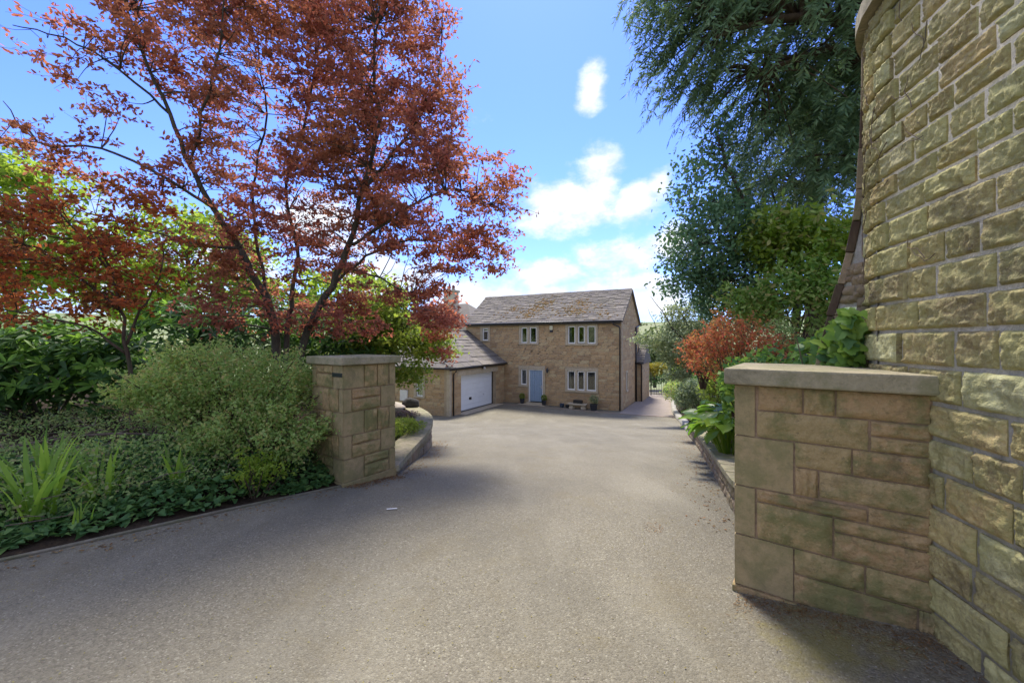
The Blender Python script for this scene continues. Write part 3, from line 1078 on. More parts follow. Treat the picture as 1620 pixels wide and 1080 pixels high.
for rowi, (f0, f1) in enumerate(((0.0, 0.5), (0.5, 1.0))):
    s = 0.05 + 0.13 * rowi
    while s < 9.0:
        ln = rnd.uniform(0.18, 0.36)
        a, b = rpt(s), rpt(s + ln)
        d = (b - a).normalized()
        n = Vector((-d.y, d.x, 0))
        c = (a + b) / 2
        zb = drive_z(c.x, c.y) - 0.03
        zt = low_top(c.y) - 0.075
        z0, z1 = zb + (zt - zb) * f0, zb + (zt - zb) * f1
        sl = (low_top(b.y) - low_top(a.y)) / max(0.05, (b - a).length)
        ux = Vector((-d.x, -d.y, -sl))
        put_stone(lw, 'rubble' if rnd.random() < .4 else 'pier', 'rubble', rnd, c - LO + n * 0.004 + Vector((0, 0, (z0 + z1) / 2)), ux, n, ln - 0.02, (z1 - z0) - 0.014)
        s += ln
s = 0.0
while s < 9.5:
    ln = rnd.uniform(0.42, 0.6)
    a, b = rpt(s + 0.004), rpt(s + ln - 0.004)
    d = (b - a).normalized()
    n = Vector((-d.y, d.x, 0))
    vs = []
    for p in (a, b):
        t = low_top(p.y) + rnd.uniform(-0.004, 0.004)
        for off, z in ((0.03, t - 0.068), (0.03, t), (-0.31, t), (-0.31, t - 0.068)):
            vs.append(p + n * off + Vector((0, 0, z)) - LO)
    MB().add(vs, [(0, 1, 2, 3), (7, 6, 5, 4), (0, 4, 5, 1), (1, 5, 6, 2), (2, 6, 7, 3), (3, 7, 4, 0)]).build('coping_slab', 'cap_stone', lw, bevel=0.008)
    s += ln


def right_z(x, y):
    ex = float(np.interp(y, [p[1] for p in EDGE_R], [p[0] for p in EDGE_R]))
    return low_top(y) - 0.06 + min(1.25, 0.42 * max(0, x - ex - 0.3)) + max(0, (6 - y)) * 0.10 * min(1, max(0, x - ex))


rb = []
for p in rp:
    i = rp.index(p)
    d = (rp[min(i + 1, len(rp) - 1)] - rp[max(i - 1, 0)]).normalized()
    q = p + Vector((d.y, -d.x, 0)) * 0.27
    rb.append(Vector((q.x, q.y, low_top(p.y) - 0.05)))
rb += [Vector((25, 29, 0.5)), Vector((30, 15, 1.0)), Vector((26, 0, 1.2)), Vector((9, 1.5, 1.0)), Vector((4.3, 2.6, 0.9)), Vector((2.75, 2.85, 0.85)), Vector((2.05, 2.95, 0.55))]
bed('planted_bank', densify(rb, 0.5), (10, 11), right_z, 'soil', 0.0, 'sloping soil bank under the shrubs beyond the low wall', (0, 0.02, 0.05, 0.09, 0.15, 0.25, 0.4, 0.6, 0.85))

# ------------------------------------------------------------------ curved planter wall on the left
pw = thing('curved_planter_wall', 'curved low rubble planter wall with broad pale coping behind the gate pillar', 'planter wall', (-1.58, 5.42, 0))
PO = Vector((-1.58, 5.42, 0))
pp = [Vector((p.x, p.y, 0)) for p in smooth_path([(x, y, 0) for x, y in PLANTER], 8)]
pc = [0.0]
for a, b in zip(pp[:-1], pp[1:]):
    pc.append(pc[-1] + (b - a).length)


def ppt(s):
    return Vector((np.interp(s, pc, [p.x for p in pp]), np.interp(s, pc, [p.y for p in pp]), 0))


V, Q = [], []
ns = 60
for i in range(ns + 1):
    s = pc[-1] * i / ns
    a, b = ppt(max(0, s - .05)), ppt(min(pc[-1], s + .05))
    d = (b - a).normalized()
    n = Vector((d.y, -d.x, 0))
    c = ppt(s)
    for off, z in ((-0.02, drive_z(c.x, c.y) - 0.3), (-0.02, COPE_Z - 0.085), (-0.30, COPE_Z - 0.085), (-0.30, drive_z(c.x, c.y) - 0.3)):
        V.append(c + n * off + Vector((0, 0, z)) - PO)
for i in range(ns):
    a = i * 4
    for k in range(4):
        Q.append((a + k, a + (k + 1) % 4, a + 4 + (k + 1) % 4, a + 4 + k))
mesh_np('mortar_core', V, [np.array(Q)], 'mortar', pw)
rnd = random.Random(77)
s = 0.0
while s < 7.5:
    ln = rnd.uniform(0.2, 0.38)
    a, b = ppt(s), ppt(s + ln)
    d = (b - a).normalized()
    n = Vector((d.y, -d.x, 0))
    c = (a + b) / 2
    zb = drive_z(c.x, c.y) - 0.02
    zt = COPE_Z - 0.09
    m = max(1, int((zt - zb) / 0.13))
    for r in range(m):
        z0, z1 = zb + (zt - zb) * r / m, zb + (zt - zb) * (r + 1) / m
        put_stone(pw, 'rubble', 'rubble', rnd, c - PO + n * rnd.uniform(-.005, .01) + Vector((0, 0, (z0 + z1) / 2)), d, n, ln - 0.02, (z1 - z0) - 0.012)
    s += ln
s = 0.0
while s < pc[-1] - 0.5:
    ln = 0.62
    vs = []
    m = 4
    for i in range(m + 1):
        q = s + 0.004 + (ln - 0.008) * i / m
        a, b = ppt(max(0, q - .05)), ppt(q + .05)
        d = (b - a).normalized()
        n = Vector((d.y, -d.x, 0))
        for off, z in ((0.035, COPE_Z - 0.08), (0.035, COPE_Z), (-0.36, COPE_Z + 0.01), (-0.36, COPE_Z - 0.08)):
            vs.append(ppt(q) + n * off + Vector((0, 0, z)) - PO)
    fs = [(a * 4 + k, a * 4 + (k + 1) % 4, a * 4 + 4 + (k + 1) % 4, a * 4 + 4 + k) for a in range(m) for k in range(4)] + [(3, 2, 1, 0), (m * 4, m * 4 + 1, m * 4 + 2, m * 4 + 3)]
    MB().add(vs, fs).build('coping_slab', 'cap_stone', pw)
    s += ln

# kerb along the left bed
kb = MB()
for i, p in enumerate(kerb3):
    d = (kerb3[min(i + 1, len(kerb3) - 1)] - kerb3[max(i - 1, 0)]).normalized()
    n = Vector((d.y, -d.x, 0))
    wob = 0.016 * mnoise.noise(p * 2.7)
    for off, z in ((0.012 + wob, -0.08), (0.010 + wob, 0.016), (-0.020 + wob, 0.022), (-0.022 + wob, -0.08)):
        kb.v.append(tuple(p + n * off + Vector((0, 0, z + wob * 0.6))))
for i in range(len(kerb3) - 1):
    for k in range(4):
        kb.f.append((i * 4 + k, i * 4 + (k + 1) % 4, i * 4 + 4 + (k + 1) % 4, i * 4 + 4 + k))
kb.build('kerb', 'kerb_stone', None, kind='structure', label='thin stone edging strip between drive and ivy bed')

# ------------------------------------------------------------------ the house
HA = rad(-27.513)
HO = Vector((6.37, 23.19, -2.45))
HR = Vector((math.cos(HA), math.sin(HA), 0))
HB = Vector((-math.sin(HA), math.cos(HA), 0))


def HW(x, y, z):
    """house-local point to world"""
    return HO + HR * x + HB * y + Vector((0, 0, z))


house = thing('stone_house', 'two-storey sandstone house with slate roof, blue door and attached garage wing', 'house', HO, HA)


def wall_cells(mb, L0, L1, H, ops, put, H0=-0.6):
    xs_ = sorted(set([L0, L1] + [o[0] for o in ops] + [o[1] for o in ops]))
    zs_ = sorted(set([H0, H] + [o[2] for o in ops] + [o[3] for o in ops]))
    for x0, x1 in zip(xs_[:-1], xs_[1:]):
        for z0, z1 in zip(zs_[:-1], zs_[1:]):
            cx, cz = (x0 + x1) / 2, (z0 + z1) / 2
            if any(o[0] < cx < o[1] and o[2] < cz < o[3] for o in ops):
                continue
            put(mb, x0, x1, z0, z1)


def coursing(L0, L1, H, ops, rnd, hm=(0.13, 0.21), lm=(0.22, 0.62)):
    out = []
    z = -0.02
    while z < H - 0.04:
        h = rnd.uniform(*hm)
        if z + h > H - 0.06:
            h = H - z
        free = [(L0, L1)]
        for o in ops:
            ov = min(z + h, o[3]) - max(z, o[2])
            if ov > 0.3 * h:
                nf = []
                for a, b in free:
                    if o[1] <= a or o[0] >= b:
                        nf.append((a, b))
                    else:
                        if o[0] - a > 0.03:
                            nf.append((a, o[0]))
                        if b - o[1] > 0.03:
                            nf.append((o[1], b))
                free = nf
        for a, b in free:
            x = a
            while x < b - 0.01:
                l = rnd.uniform(*lm)
                if b - x - l < 0.16:
                    l = b - x
                out.append((x + l / 2, z + h / 2, l - 0.016, h - 0.016))
                x += l
        z += h
    return out


WIN = {
    'a': dict(sur=(-9.66, -8.88, 4.05, 5.14), lights=[(-9.50, -9.03, 4.12, 4.97)], transom=4.73),
    'b': dict(sur=(-6.66, -5.25, 3.86, 5.12), lights=[(-6.52, -6.06, 3.95, 4.98), (-5.90, -5.40, 3.95, 4.98)]),
    'c': dict(sur=(-3.43, -1.40, 3.82, 5.15), lights=[(-3.28, -2.80, 3.92, 5.0), (-2.64, -2.20, 3.95, 4.99), (-2.05, -1.53, 3.92, 5.0)]),
    'd': dict(sur=(-3.44, -1.38, 0.95, 2.40), lights=[(-3.32, -2.81, 1.06, 2.25), (-2.68, -2.21, 1.06, 2.24), (-2.09, -1.50, 1.06, 2.25)]),
    'e': dict(sur=(-6.69, -6.02, 1.10, 2.44), lights=[(-6.53, -6.10, 1.22, 2.24)]),
}
DOOR_OP = (-6.02, -4.81, 0.10, 2.44)
fr_ops = [w['sur'] for w in WIN.values()] + [DOOR_OP]
hw = MB()
wall_cells(hw, -10.85, 0.0, 5.34, fr_ops, lambda m, a, b, c, d: m.box(a, b, 0.012, 0.35, c, d))
# sides, back and gables
hw.box(-10.85, -10.55, 0.351, 5.7, -0.6, 5.34)
side_op = (1.25, 1.85, 0.95, 2.25)
wall_cells(hw, 0.351, 5.7, 5.34, [side_op], lambda m, a, b, c, d: m.box(-0.32, -0.012, a, b, c, d))
hw.box(-10.54, -0.33, 5.35, 5.7, -0.6, 5.34)
for xa, xb in ((-10.85, -10.55), (-0.32, -0.012)):
    hw.add([(xa, 0.02, 5.34), (xb, 0.02, 5.34), (xa, 5.68, 5.34), (xb, 5.68, 5.34), (xa, 2.85, 7.30), (xb, 2.85, 7.30)], [(0, 2, 4), (1, 5, 3), (0, 4, 5, 1), (2, 3, 5, 4), (0, 1, 3, 2)])
wall = hw.build('wall', 'house_mortar', house)
rnd = random.Random(31)
items = []
for xc, zc, w, h in coursing(-10.85, 0.0, 5.34, fr_ops, rnd):
    items.append(((xc, 0.006, zc), (1, 0, 0), (0, -1, 0), w, h))
for yc, zc, w, h in coursing(0.0, 5.7, 5.34, [side_op], rnd):
    items.append(((-0.006, yc, zc), (0, 1, 0), (1, 0, 0), w, h))
# gable triangle
z = 5.34
while z < 7.1:
    half = 2.85 * (7.30 - z - 0.15) / 1.96
    y = 2.85 - half
    while y < 2.85 + half - 0.1:
        l = min(rnd.uniform(0.25, 0.55), 2.85 + half - y)
        items.append(((-0.006, y + l / 2, z + 0.08), (0, 1, 0), (1, 0, 0), l - 0.016, 0.15))
        y += l
    z += 0.166

# garage wing
GX0, GX1, GY, GH = -13.75, -7.75, -6.15, 2.66
G_DOOR = (-5.06, -1.14, -0.6, 2.14)
G_WIN = dict(sur=(-10.21, -9.43, 0.90, 2.16), lights=[(-10.06, -9.56, 0.98, 2.05)])
gw = MB()
wall_cells(gw, GY, -0.012, GH, [G_DOOR], lambda m, a, b, c, d: m.box(GX1 - 0.35, GX1 - 0.012, a, b, c, d))
wall_cells(gw, GX0, GX1 - 0.351, GH, [G_WIN['sur']], lambda m, a, b, c, d: m.box(a, b, GY + 0.012, GY + 0.35, c, d))
gw.box(GX0, GX0 + 0.3, GY + 0.351, 1.0, -0.6, GH)
gwall = gw.build('garage_wall', 'house_mortar', house)
for yc, zc, w, h in coursing(GY + 0.20, -0.02, GH, [G_DOOR, (-5.5, -0.9, 2.14, 2.40)], rnd):
    items.append(((GX1 - 0.006, yc, zc), (0, 1, 0), (1, 0, 0), w, h))
for xc, zc, w, h in coursing(GX0, GX1 - 0.20, GH, [G_WIN['sur']], rnd):
    items.append(((xc, GY + 0.006, zc), (1, 0, 0), (0, -1, 0), w, h))
# the blocks that show largest are single parts, the others one mass
items.sort(key=lambda t: -(t[3] * t[4]) / ((HW(*t[0]).length - 12) ** 2) * (1.0 if t[2] != (1, 0, 0) or t[0][0] < -5 else 0.35))
for it in items[:290]:
    put_stone(wall if it[0][0] > -7.7 or it[0][1] > -0.1 else gwall, 'house', 'house_stone', rnd, it[0], it[1], it[2], it[3], it[4])
join_stones('stone_courses', wall, 'house', 'house_stone', rnd, items[290:], kind='stuff')

# garage corner stones and lintel
z = -0.02
k = 0
while z < GH - 0.05:
    h = min(0.29, GH - z)
    a, b = (0.19, 0.19)
    MB().box(GX1 - a, GX1 + 0.012, GY - 0.012, GY + b, z + 0.004, z + h - 0.004).build('corner_stone', 'surround_stone', house, bevel=0.006)
    z += h
    k += 1
MB().box(GX1 - 0.30, GX1 + 0.014, -5.36, -0.90, 2.142, 2.39).build('garage_lintel', 'surround_stone', house, bevel=0.006)

# windows
rnd = random.Random(3)


def rect_frame(mb, x0, x1, z0, z1, y0, y1, t):
    mb.box(x0, x0 + t, y0, y1, z0, z1)
    mb.box(x1 - t, x1, y0, y1, z0, z1)
    mb.box(x0 + t, x1 - t, y0, y1, z0, z0 + t)
    mb.box(x0 + t, x1 - t, y0, y1, z1 - t, z1)


def make_window(w, M=None, curtain=0):
    """stone surround, white frame, panes; M maps (x,y,z) of the front plane into house space"""
    s, L = w['sur'], w['lights']
    fr = MB()
    for l in L:
        rect_frame(fr, *l, 0.055, 0.13, 0.068)
        if w.get('transom'):
            fr.box(l[0] + 0.068, l[1] - 0.068, 0.056, 0.129, w['transom'], w['transom'] + 0.05)
    top = max(l[3] for l in L)
    bot = min(l[2] for l in L)
    st = {}
    st['lintel'] = [MB().box(s[0], s[1], -0.016, 0.30, top + 0.002, s[3])]
    st['sill'] = [MB().box(s[0], s[1], -0.05, 0.30, s[2], bot - 0.002)]
    st['jamb'] = [MB().box(s[0], L[0][0] - 0.001, -0.014, 0.30, bot, top), MB().box(L[-1][1] + 0.001, s[1], -0.014, 0.30, bot, top)]
    st['mullion'] = [MB().box(a[1] + 0.001, b[0] - 0.001, -0.014, 0.30, bot, top) for a, b in zip(L[:-1], L[1:])]
    room = MB()
    x0, x1, z0, z1 = s[0] + 0.02, s[1] - 0.02, s[2] + 0.02, s[3] - 0.02
    room.add([(x0, .34, z0), (x1, .34, z0), (x1, .34, z1), (x0, .34, z1), (x0 - .4, 1.6, z0 - .4), (x1 + .4, 1.6, z0 - .4), (x1 + .4, 1.6, z1 + .2), (x0 - .4, 1.6, z1 + .2)],
             [(4, 5, 6, 7), (0, 1, 5, 4), (1, 2, 6, 5), (2, 3, 7, 6), (3, 0, 4, 7)])

    def mp(mb):
        if M:
            mb.v = [M(*p) for p in mb.v]
        return mb

    win = mp(fr).build('window', 'white_upvc', house)
    for nm, lst in st.items():
        for q in lst:
            mp(q).build(nm, 'surround_stone', win)
    for l in L:
        mp(MB().box(l[0] + 0.068, l[1] - 0.068, 0.10, 0.106, l[2] + 0.068, l[3] - 0.068)).build('pane', 'window_glass', win)
    mp(room).build('dark_interior', 'dark_room', win)
    if curtain:
        for i, l in enumerate(L):
            for side in (0, 1):
                if (i == 0 and side == 1 and curtain == 1) or (i == len(L) - 1 and side == 0 and curtain == 1):
                    continue
                if curtain == 1 and 0 < i < len(L) - 1:
                    continue
                wd = (l[1] - l[0]) * (0.42 if curtain == 1 else 0.25)
                xa = l[0] - 0.02 if side == 0 else l[1] + 0.02
                sg = 1 if side == 0 else -1
                vs, fs = [], []
                m = 10
                for q in range(m + 1):
                    xx = xa + sg * wd * q / m
                    yy = 0.27 + 0.025 * math.sin(q * 2.1)
                    vs += [(xx, yy, l[2] + 0.02), (xx + sg * 0.0 - sg * 0.03 * (q / m), yy, l[3] - 0.02)]
                for q in range(m):
                    fs.append((q * 2, q * 2 + 2, q * 2 + 3, q * 2 + 1))
                mp(MB().add(vs, fs)).build('curtain', 'curtain', win, smooth=True)
    return win


for key, cur in (('a', 0), ('b', 2), ('c', 1), ('d', 1), ('e', 0)):
    make_window(WIN[key], None, cur)
make_window(G_WIN, lambda x, y, z: (x, y + GY, z))
make_window(dict(sur=(1.25, 1.85, 0.95, 2.25), lights=[(1.35, 1.75, 1.08, 2.12)]), lambda x, y, z: (-y, x, z))

# door
dr = MB()
D0, D1, DZ0, DZ1 = -5.965, -4.96, 0.13, 2.255
dr.box(D0 + 0.075, D1 - 0.075, 0.085, 0.13, DZ0 + 0.04, DZ1 - 0.075)
for i in range(5):                         # planks
    a = D0 + 0.085 + i * (D1 - D0 - 0.17) / 5
    b = a + (D1 - D0 - 0.17) / 5 - 0.028
    for z0, z1 in ((0.22, 0.72), (0.76, 1.18), (1.24, 1.62), (1.66, 2.14)):
        dr.box(a, b, 0.070, 0.0849, z0, z1)
door = dr.build('door', 'door_blue', house, label='blue boarded front door with white frame')
df = MB()
df.box(D0, D0 + 0.07, 0.05, 0.16, DZ0, DZ1)
df.box(D1 - 0.07, D1, 0.05, 0.16, DZ0, DZ1)
df.box(D0 + 0.07, D1 - 0.07, 0.05, 0.16, DZ1 - 0.07, DZ1)
df.build('door_frame', 'white_upvc', door)
MB().box(D1 - 0.13, D1 - 0.09, 0.035, 0.085, 1.02, 1.24).build('handle_plate', 'steel', door)
MB().tube([(D1 - 0.11, 0.05, 1.12), (D1 - 0.11, 0.01, 1.12), (D1 - 0.22, 0.01, 1.12)], 0.014, 6).build('handle', 'steel', door)
MB().box(-6.0, -4.82, 0.161, 0.30, 0.1, 2.3).build('dark_interior', 'dark_room', door)
MB().box(-6.019, -4.811, -0.016, 0.30, 2.258, 2.44).build('lintel', 'surround_stone', door)
MB().box(-4.958, -4.812, -0.014, 0.30, 0.10, 2.256).build('jamb', 'surround_stone', door)
MB().box(-6.018, -5.967, -0.014, 0.30, 0.10, 2.256).build('jamb', 'surround_stone', door)
MB().box(-6.55, -4.65, -0.50, -0.052, -0.3, 0.03).build('door_step', 'surround_stone', house, bevel=0.01)
MB().box(-6.05, -4.85, -0.30, 0.011, 0.03, 0.12).build('door_step', 'surround_stone', house, bevel=0.01)

# garage door
gd = MB()
gx = GX1 - 0.30
ph = (2.12 - 0.06) / 7
gd.box(gx - 0.05, gx - 0.02, -5.3, -1.13, 0.03, 2.14)
gdo = gd.build('garage_door', 'garage_white', house, label='white panelled garage door')
for i in range(7):
    MB().box(gx - 0.019, gx, -5.3, -1.19, 0.06 + ph * i + 0.010, 0.06 + ph * (i + 1) - 0.010).build('panel', 'garage_white', gdo, bevel=0.004)
MB().box(gx - 0.02, gx + 0.05, -1.185, -1.142, 0.0, 2.138).build('door_frame', 'black_iron', gdo)
MB().box(gx - 0.02, gx + 0.05, -5.3, -1.187, 0.0, 0.055).build('door_seal', 'black_iron', gdo)
hm = MB().box(gx + 0.001, gx + 0.03, -3.82, -3.60, 0.62, 0.76)
hm.tube([(gx + 0.03, -3.71, 0.69), (gx + 0.06, -3.71, 0.69), (gx + 0.06, -3.71, 0.60)], 0.012, 6)
hm.build('handle', 'black_iron', gdo)
MB().box(gx + 0.001, gx + 0.012, -2.24, -2.14, 0.72, 0.79).build('lock_plate', 'steel', gdo)
MB().add([(GX1 - 0.3, -5.3, -0.3), (GX1 + 0.42, -5.3, -0.3), (GX1 + 0.42, -0.9, -0.3), (GX1 - 0.3, -0.9, -0.3), (GX1 - 0.3, -5.3, 0.02), (GX1 + 0.42, -5.3, 0.025), (GX1 + 0.42, -0.9, 0.025), (GX1 - 0.3, -0.9, 0.02)],
         [(0, 3, 2, 1), (4, 5, 6, 7), (0, 1, 5, 4), (1, 2, 6, 5), (2, 3, 7, 6), (3, 0, 4, 7)]).build('threshold_slab', 'surround_stone', house)

# roofs
def slates(mb, rnd, at, row_x, nrow, slope, lmin=0.26, lmax=0.48, th=0.022):
    """at(x, d, n) -> point at distance x along the eave, d up the slope, n off the roof; row_x(d) -> (x0, x1)"""
    ex = slope / nrow
    d = -0.03
    for r in range(nrow):
        f = 1.25 - 0.5 * r / nrow
        e = ex * f
        x0, x1 = row_x(max(0, d))
        x = x0 - rnd.uniform(0, 0.1)
        while x < x1 - 0.02:
            l = rnd.uniform(lmin, lmax) * f
            a, b = max(x, x0), min(x + l, x1)
            if x1 - b < 0.1:
                b = x1
                l = 9
            if b - a > 0.04:
                t = th * rnd.uniform(0.8, 1.7)
                up = min(d + e * 1.2, slope - 0.001)
                lo = d + rnd.uniform(-0.012, 0.012)
                lift = rnd.uniform(0.012, 0.03)
                g = 0.004
                vs = [at(a + g, lo, lift + 0.008), at(b - g, lo, lift + 0.008), at(b - g, up, 0.004), at(a + g, up, 0.004),
                      at(a + g, lo, lift + 0.008 + t), at(b - g, lo, lift + 0.008 + t), at(b - g, up, 0.004 + t), at(a + g, up, 0.004 + t)]
                mb.add(vs, [(4, 5, 6, 7), (0, 1, 5, 4), (1, 2, 6, 5), (3, 0, 4, 7)])
            x += l
        d += e
        if d > slope:
            break


def slope_at(p0, ex, up):
    p0, ex, up = Vector(p0), Vector(ex).normalized(), Vector(up).normalized()
    n = ex.cross(up).normalized()
    if n.z < 0:
        n = -n
    return lambda x, d, k: p0 + ex * x + up * d + n * k


rnd = random.Random(99)
RX0, RX1 = -10.97, 0.12
rf = MB()
e0, e1, rg_ = (-0.20, 5.22), (5.90, 5.22), (2.85, 7.38)
for (ya, za), (yb, zb) in ((e0, rg_), (rg_, e1)):
    rf.add([(RX0, ya, za), (RX1, ya, za), (RX1, yb, zb), (RX0, yb, zb), (RX0, ya, za - .07), (RX1, ya, za - .07), (RX1, yb, zb - .07), (RX0, yb, zb - .07)],
           [(0, 1, 2, 3), (7, 6, 5, 4), (0, 4, 5, 1), (1, 5, 6, 2), (3, 2, 6, 7), (0, 3, 7, 4)])
roof = rf.build('roof', 'slate', house)
SL = math.hypot(3.05, 2.16)
f1 = slope_at((RX0, -0.20, 5.22), (1, 0, 0), (0, 3.05, 2.16))
sm = MB()
slates(sm, rnd, f1, lambda d: (0, RX1 - RX0), 19, SL)
f2 = slope_at((RX1, 5.90, 5.22), (-1, 0, 0), (0, -3.05, 2.16))
slates(sm, rnd, f2, lambda d: (0, RX1 - RX0), 14, SL, 0.4, 0.7)
sm.build('slates', 'slate', roof, kind='stuff')
x = RX0
while x < RX1 - 0.05:
    l = min(0.46, RX1 - x)
    zz_ = 7.38 + rnd.uniform(0, 0.015)
    MB().add([(x + .004, 2.67, zz_ - .08), (x + l - .004, 2.67, zz_ - .08), (x + .004, 2.85, zz_ + .09), (x + l - .004, 2.85, zz_ + .09), (x + .004, 3.03, zz_ - .08), (x + l - .004, 3.03, zz_ - .08)],
             [(0, 1, 3, 2), (2, 3, 5, 4), (0, 2, 4), (1, 5, 3)]).build('ridge_tile', 'slate', roof)
    x += l
# moss cushions on the roof in patches
rg = np.random.default_rng(7)
mv, mf, b = [], [], 0
patches = [((3.4, 1.9), 0.5, 60), ((5.0, 1.6), 0.85, 210), ((5.5, 2.6), 0.7, 110), ((4.6, 0.8), 0.5, 50), ((7.9, 1.35), 0.75, 230), ((8.1, 2.3), 0.5, 60), ((2.5, 1.2), 0.6, 30), ((9.8, 0.45), 0.7, 35), ((9.2, 1.6), 0.8, 25), ((6.6, 1.2), 1.2, 40)]
for (cx, cd), s, n in patches:
    for i in range(n):
        x, d = cx + rg.normal() * s * 0.6, cd + rg.normal() * s * 0.5
        if not (0.1 < x < 10.9 and 0.02 < d < SL - 0.1):
            continue
        r = rg.uniform(0.025, 0.075)
        P = []
        for (q, k) in ((1.0, 0.03), (0.75, 0.03 + r * 0.45)):
            for a in range(6):
                P.append(f1(x + q * r * 1.3 * math.cos(a * PI / 3), d + q * r * math.sin(a * PI / 3), k))
        P.append(f1(x, d, 0.03 + r * 0.6))
        mv += P
        for a in range(6):
            a2 = (a + 1) % 6
            mf.append((b + a, b + a2, b + 6 + a2, b + 6 + a))
        b += 13
mt = [(q * 13 + 6 + a, q * 13 + 6 + (a + 1) % 6, q * 13 + 12) for q in range(b // 13) for a in range(6)]
mesh_np('moss', np.array([tuple(p) for p in mv]), [np.array(mf), np.array(mt)], 'roof_moss', roof, True, kind='stuff')

# garage roof, hipped towards the drive
ov = 0.16
gz = 2.60
rise = 2.02
hx = (GX0 + GX1) / 2
half = (GX1 - GX0) / 2
K = rise / half
ze = gz - ov * 0 + 0.02
A = Vector((GX1 + ov, 0.0, ze)); Bq = Vector((GX1 + ov, GY - ov, ze)); Cq = Vector((GX0 - ov, GY - ov, ze)); Dq = Vector((GX0 - ov, 0.6, ze))
apex = Vector((hx, GY - ov + half + ov, ze + (half + ov) * K)); back = Vector((hx, 0.0, apex.z)); back2 = Vector((hx, 0.6, apex.z))
gr = MB()
dn = Vector((0, 0, -0.06))
for quad in ((A, back, apex, Bq), (Bq, apex, Cq), (Cq, apex, back2, Dq)):
    n = len(quad)
    gr.add(list(quad) + [q + dn for q in quad], [tuple(range(n)), tuple(reversed(range(n, 2 * n)))] + [(i, (i + 1) % n, n + (i + 1) % n, n + i) for i in range(n)])
groof = gr.build('garage_roof', 'slate', house)
gs = MB()
gl = math.hypot(half + ov, (half + ov) * K)
glen = (A - Bq).length
fA = slope_at(Bq, (0, 1, 0), (-1, 0, K))
slates(gs, rnd, fA, lambda d: ((half + ov) * d / gl, glen), 11, gl, 0.4, 0.7)
fB = slope_at(Cq, (1, 0, 0), (0, 1, K))
slates(gs, rnd, fB, lambda d: ((half + ov) * d / gl, 2 * (half + ov) - (half + ov) * d / gl), 11, gl, 0.4, 0.7)
gs.build('slates', 'slate', groof, kind='stuff')
for p, q in ((Bq, apex), (Cq, apex), (apex, back)):
    L = (q - p).length
    m = max(1, int(L / 0.42))
    for i in range(m):
        a, c = p.lerp(q, (i + 0.02) / m), p.lerp(q, (i + 0.98) / m)
        MB().tube([a + Vector((0, 0, .015)), c + Vector((0, 0, .03))], 0.085, 7).build('ridge_tile', 'slate', groof)
# flashing along the house wall
MB().tube([A + Vector((-ov, -0.03, 0.06)), back + Vector((0, -0.03, 0.09))], 0.035, 5).build('flashing', 'gutter_black', groof)

# gutters and pipes
g = MB()
g.tube([(RX0 + 0.05, -0.25, 5.235), (RX1 - 0.05, -0.25, 5.235)], 0.062, 8)
g.tube([(-0.42, -0.25, 5.2), (-0.42, -0.24, 5.05), (-0.10, -0.09, 4.90), (-0.07, -0.08, 4.7), (-0.07, -0.08, 0.02)], 0.040, 8)
g.build('gutter', 'gutter_black', house, smooth=True)
MB().box(RX0 + 0.05, RX1 - 0.15, -0.17, -0.155, 5.10, 5.26).build('fascia', 'gutter_black', house)
MB().tube([(0.07, 4.25, 0.0), (0.07, 4.25, 5.0), (0.03, 5.5, 5.15)], 0.055, 8).build('downpipe', 'gutter_black', house, smooth=True)
g = MB()
g.tube([(GX1 + ov + 0.03, -0.05, ze - 0.03), (GX1 + ov + 0.03, GY - ov - 0.03, ze - 0.03), (GX0 - ov, GY - ov - 0.03, ze - 0.03)], 0.055, 8)
g.tube([(GX1 + ov, GY + 0.42, ze - 0.05), (GX1 + ov - 0.02, GY + 0.42, ze - 0.2), (GX1 + 0.06, GY + 0.30, ze - 0.33), (GX1 + 0.055, GY + 0.30, 0.0)], 0.038, 8)
g.build('gutter', 'gutter_black', house, smooth=True)
MB().box(GX1 + 0.02, GX1 + 0.035, GY - 0.02, -0.05, ze - 0.15, ze - 0.02).build('fascia', 'gutter_black', house)

# small fittings
al = MB().box(-4.47, -4.26, -0.09, 0.0, 4.78, 5.04).build('alarm_box', 'alarm_cream', house, bevel=0.01)
MB().box(-4.46, -4.27, -0.08, 0.0, 4.63, 4.778).build('alarm_base', 'pot_dark', al, bevel=0.006)
lt = MB().lathe((-4.6, -0.14, 2.05), [(0.03, 0), (0.075, 0.05), (0.085, 0.2), (0.10, 0.21), (0.03, 0.30), (0.02, 0.33)], 8)
lt.tube([(-4.6, -0.14, 2.36), (-4.6, -0.10, 2.42), (-4.6, 0.0, 2.42)], 0.012, 6)
lt.build('wall_lantern', 'pot_dark', house)
sl = MB().tube([(GX1, -2.85, 2.42), (GX1 + 0.12, -2.85, 2.42)], 0.03, 6)
sl.build('lamp_bracket', 'black_iron', house)
MB().lathe((GX1 + 0.16, -2.85, 2.36), [(0.06, 0), (0.085, 0.06), (0.06, 0.14), (0.02, 0.17)], 10).build('security_lamp', 'lamp_grey', house)
mb_ = MB().box(-11.22, -10.65, GY - 0.05, GY, 0.66, 1.28).build('meter_box', 'meter_white', house, bevel=0.01)
MB().box(-11.19, -10.68, GY - 0.058, GY - 0.051, 0.69, 1.25).build('meter_door', 'meter_white', mb_)
MB().box(-8.08, -7.86, -0.14, 0.0, 0.72, 1.34).build('black_post_box', 'black_iron', house, bevel=0.02)

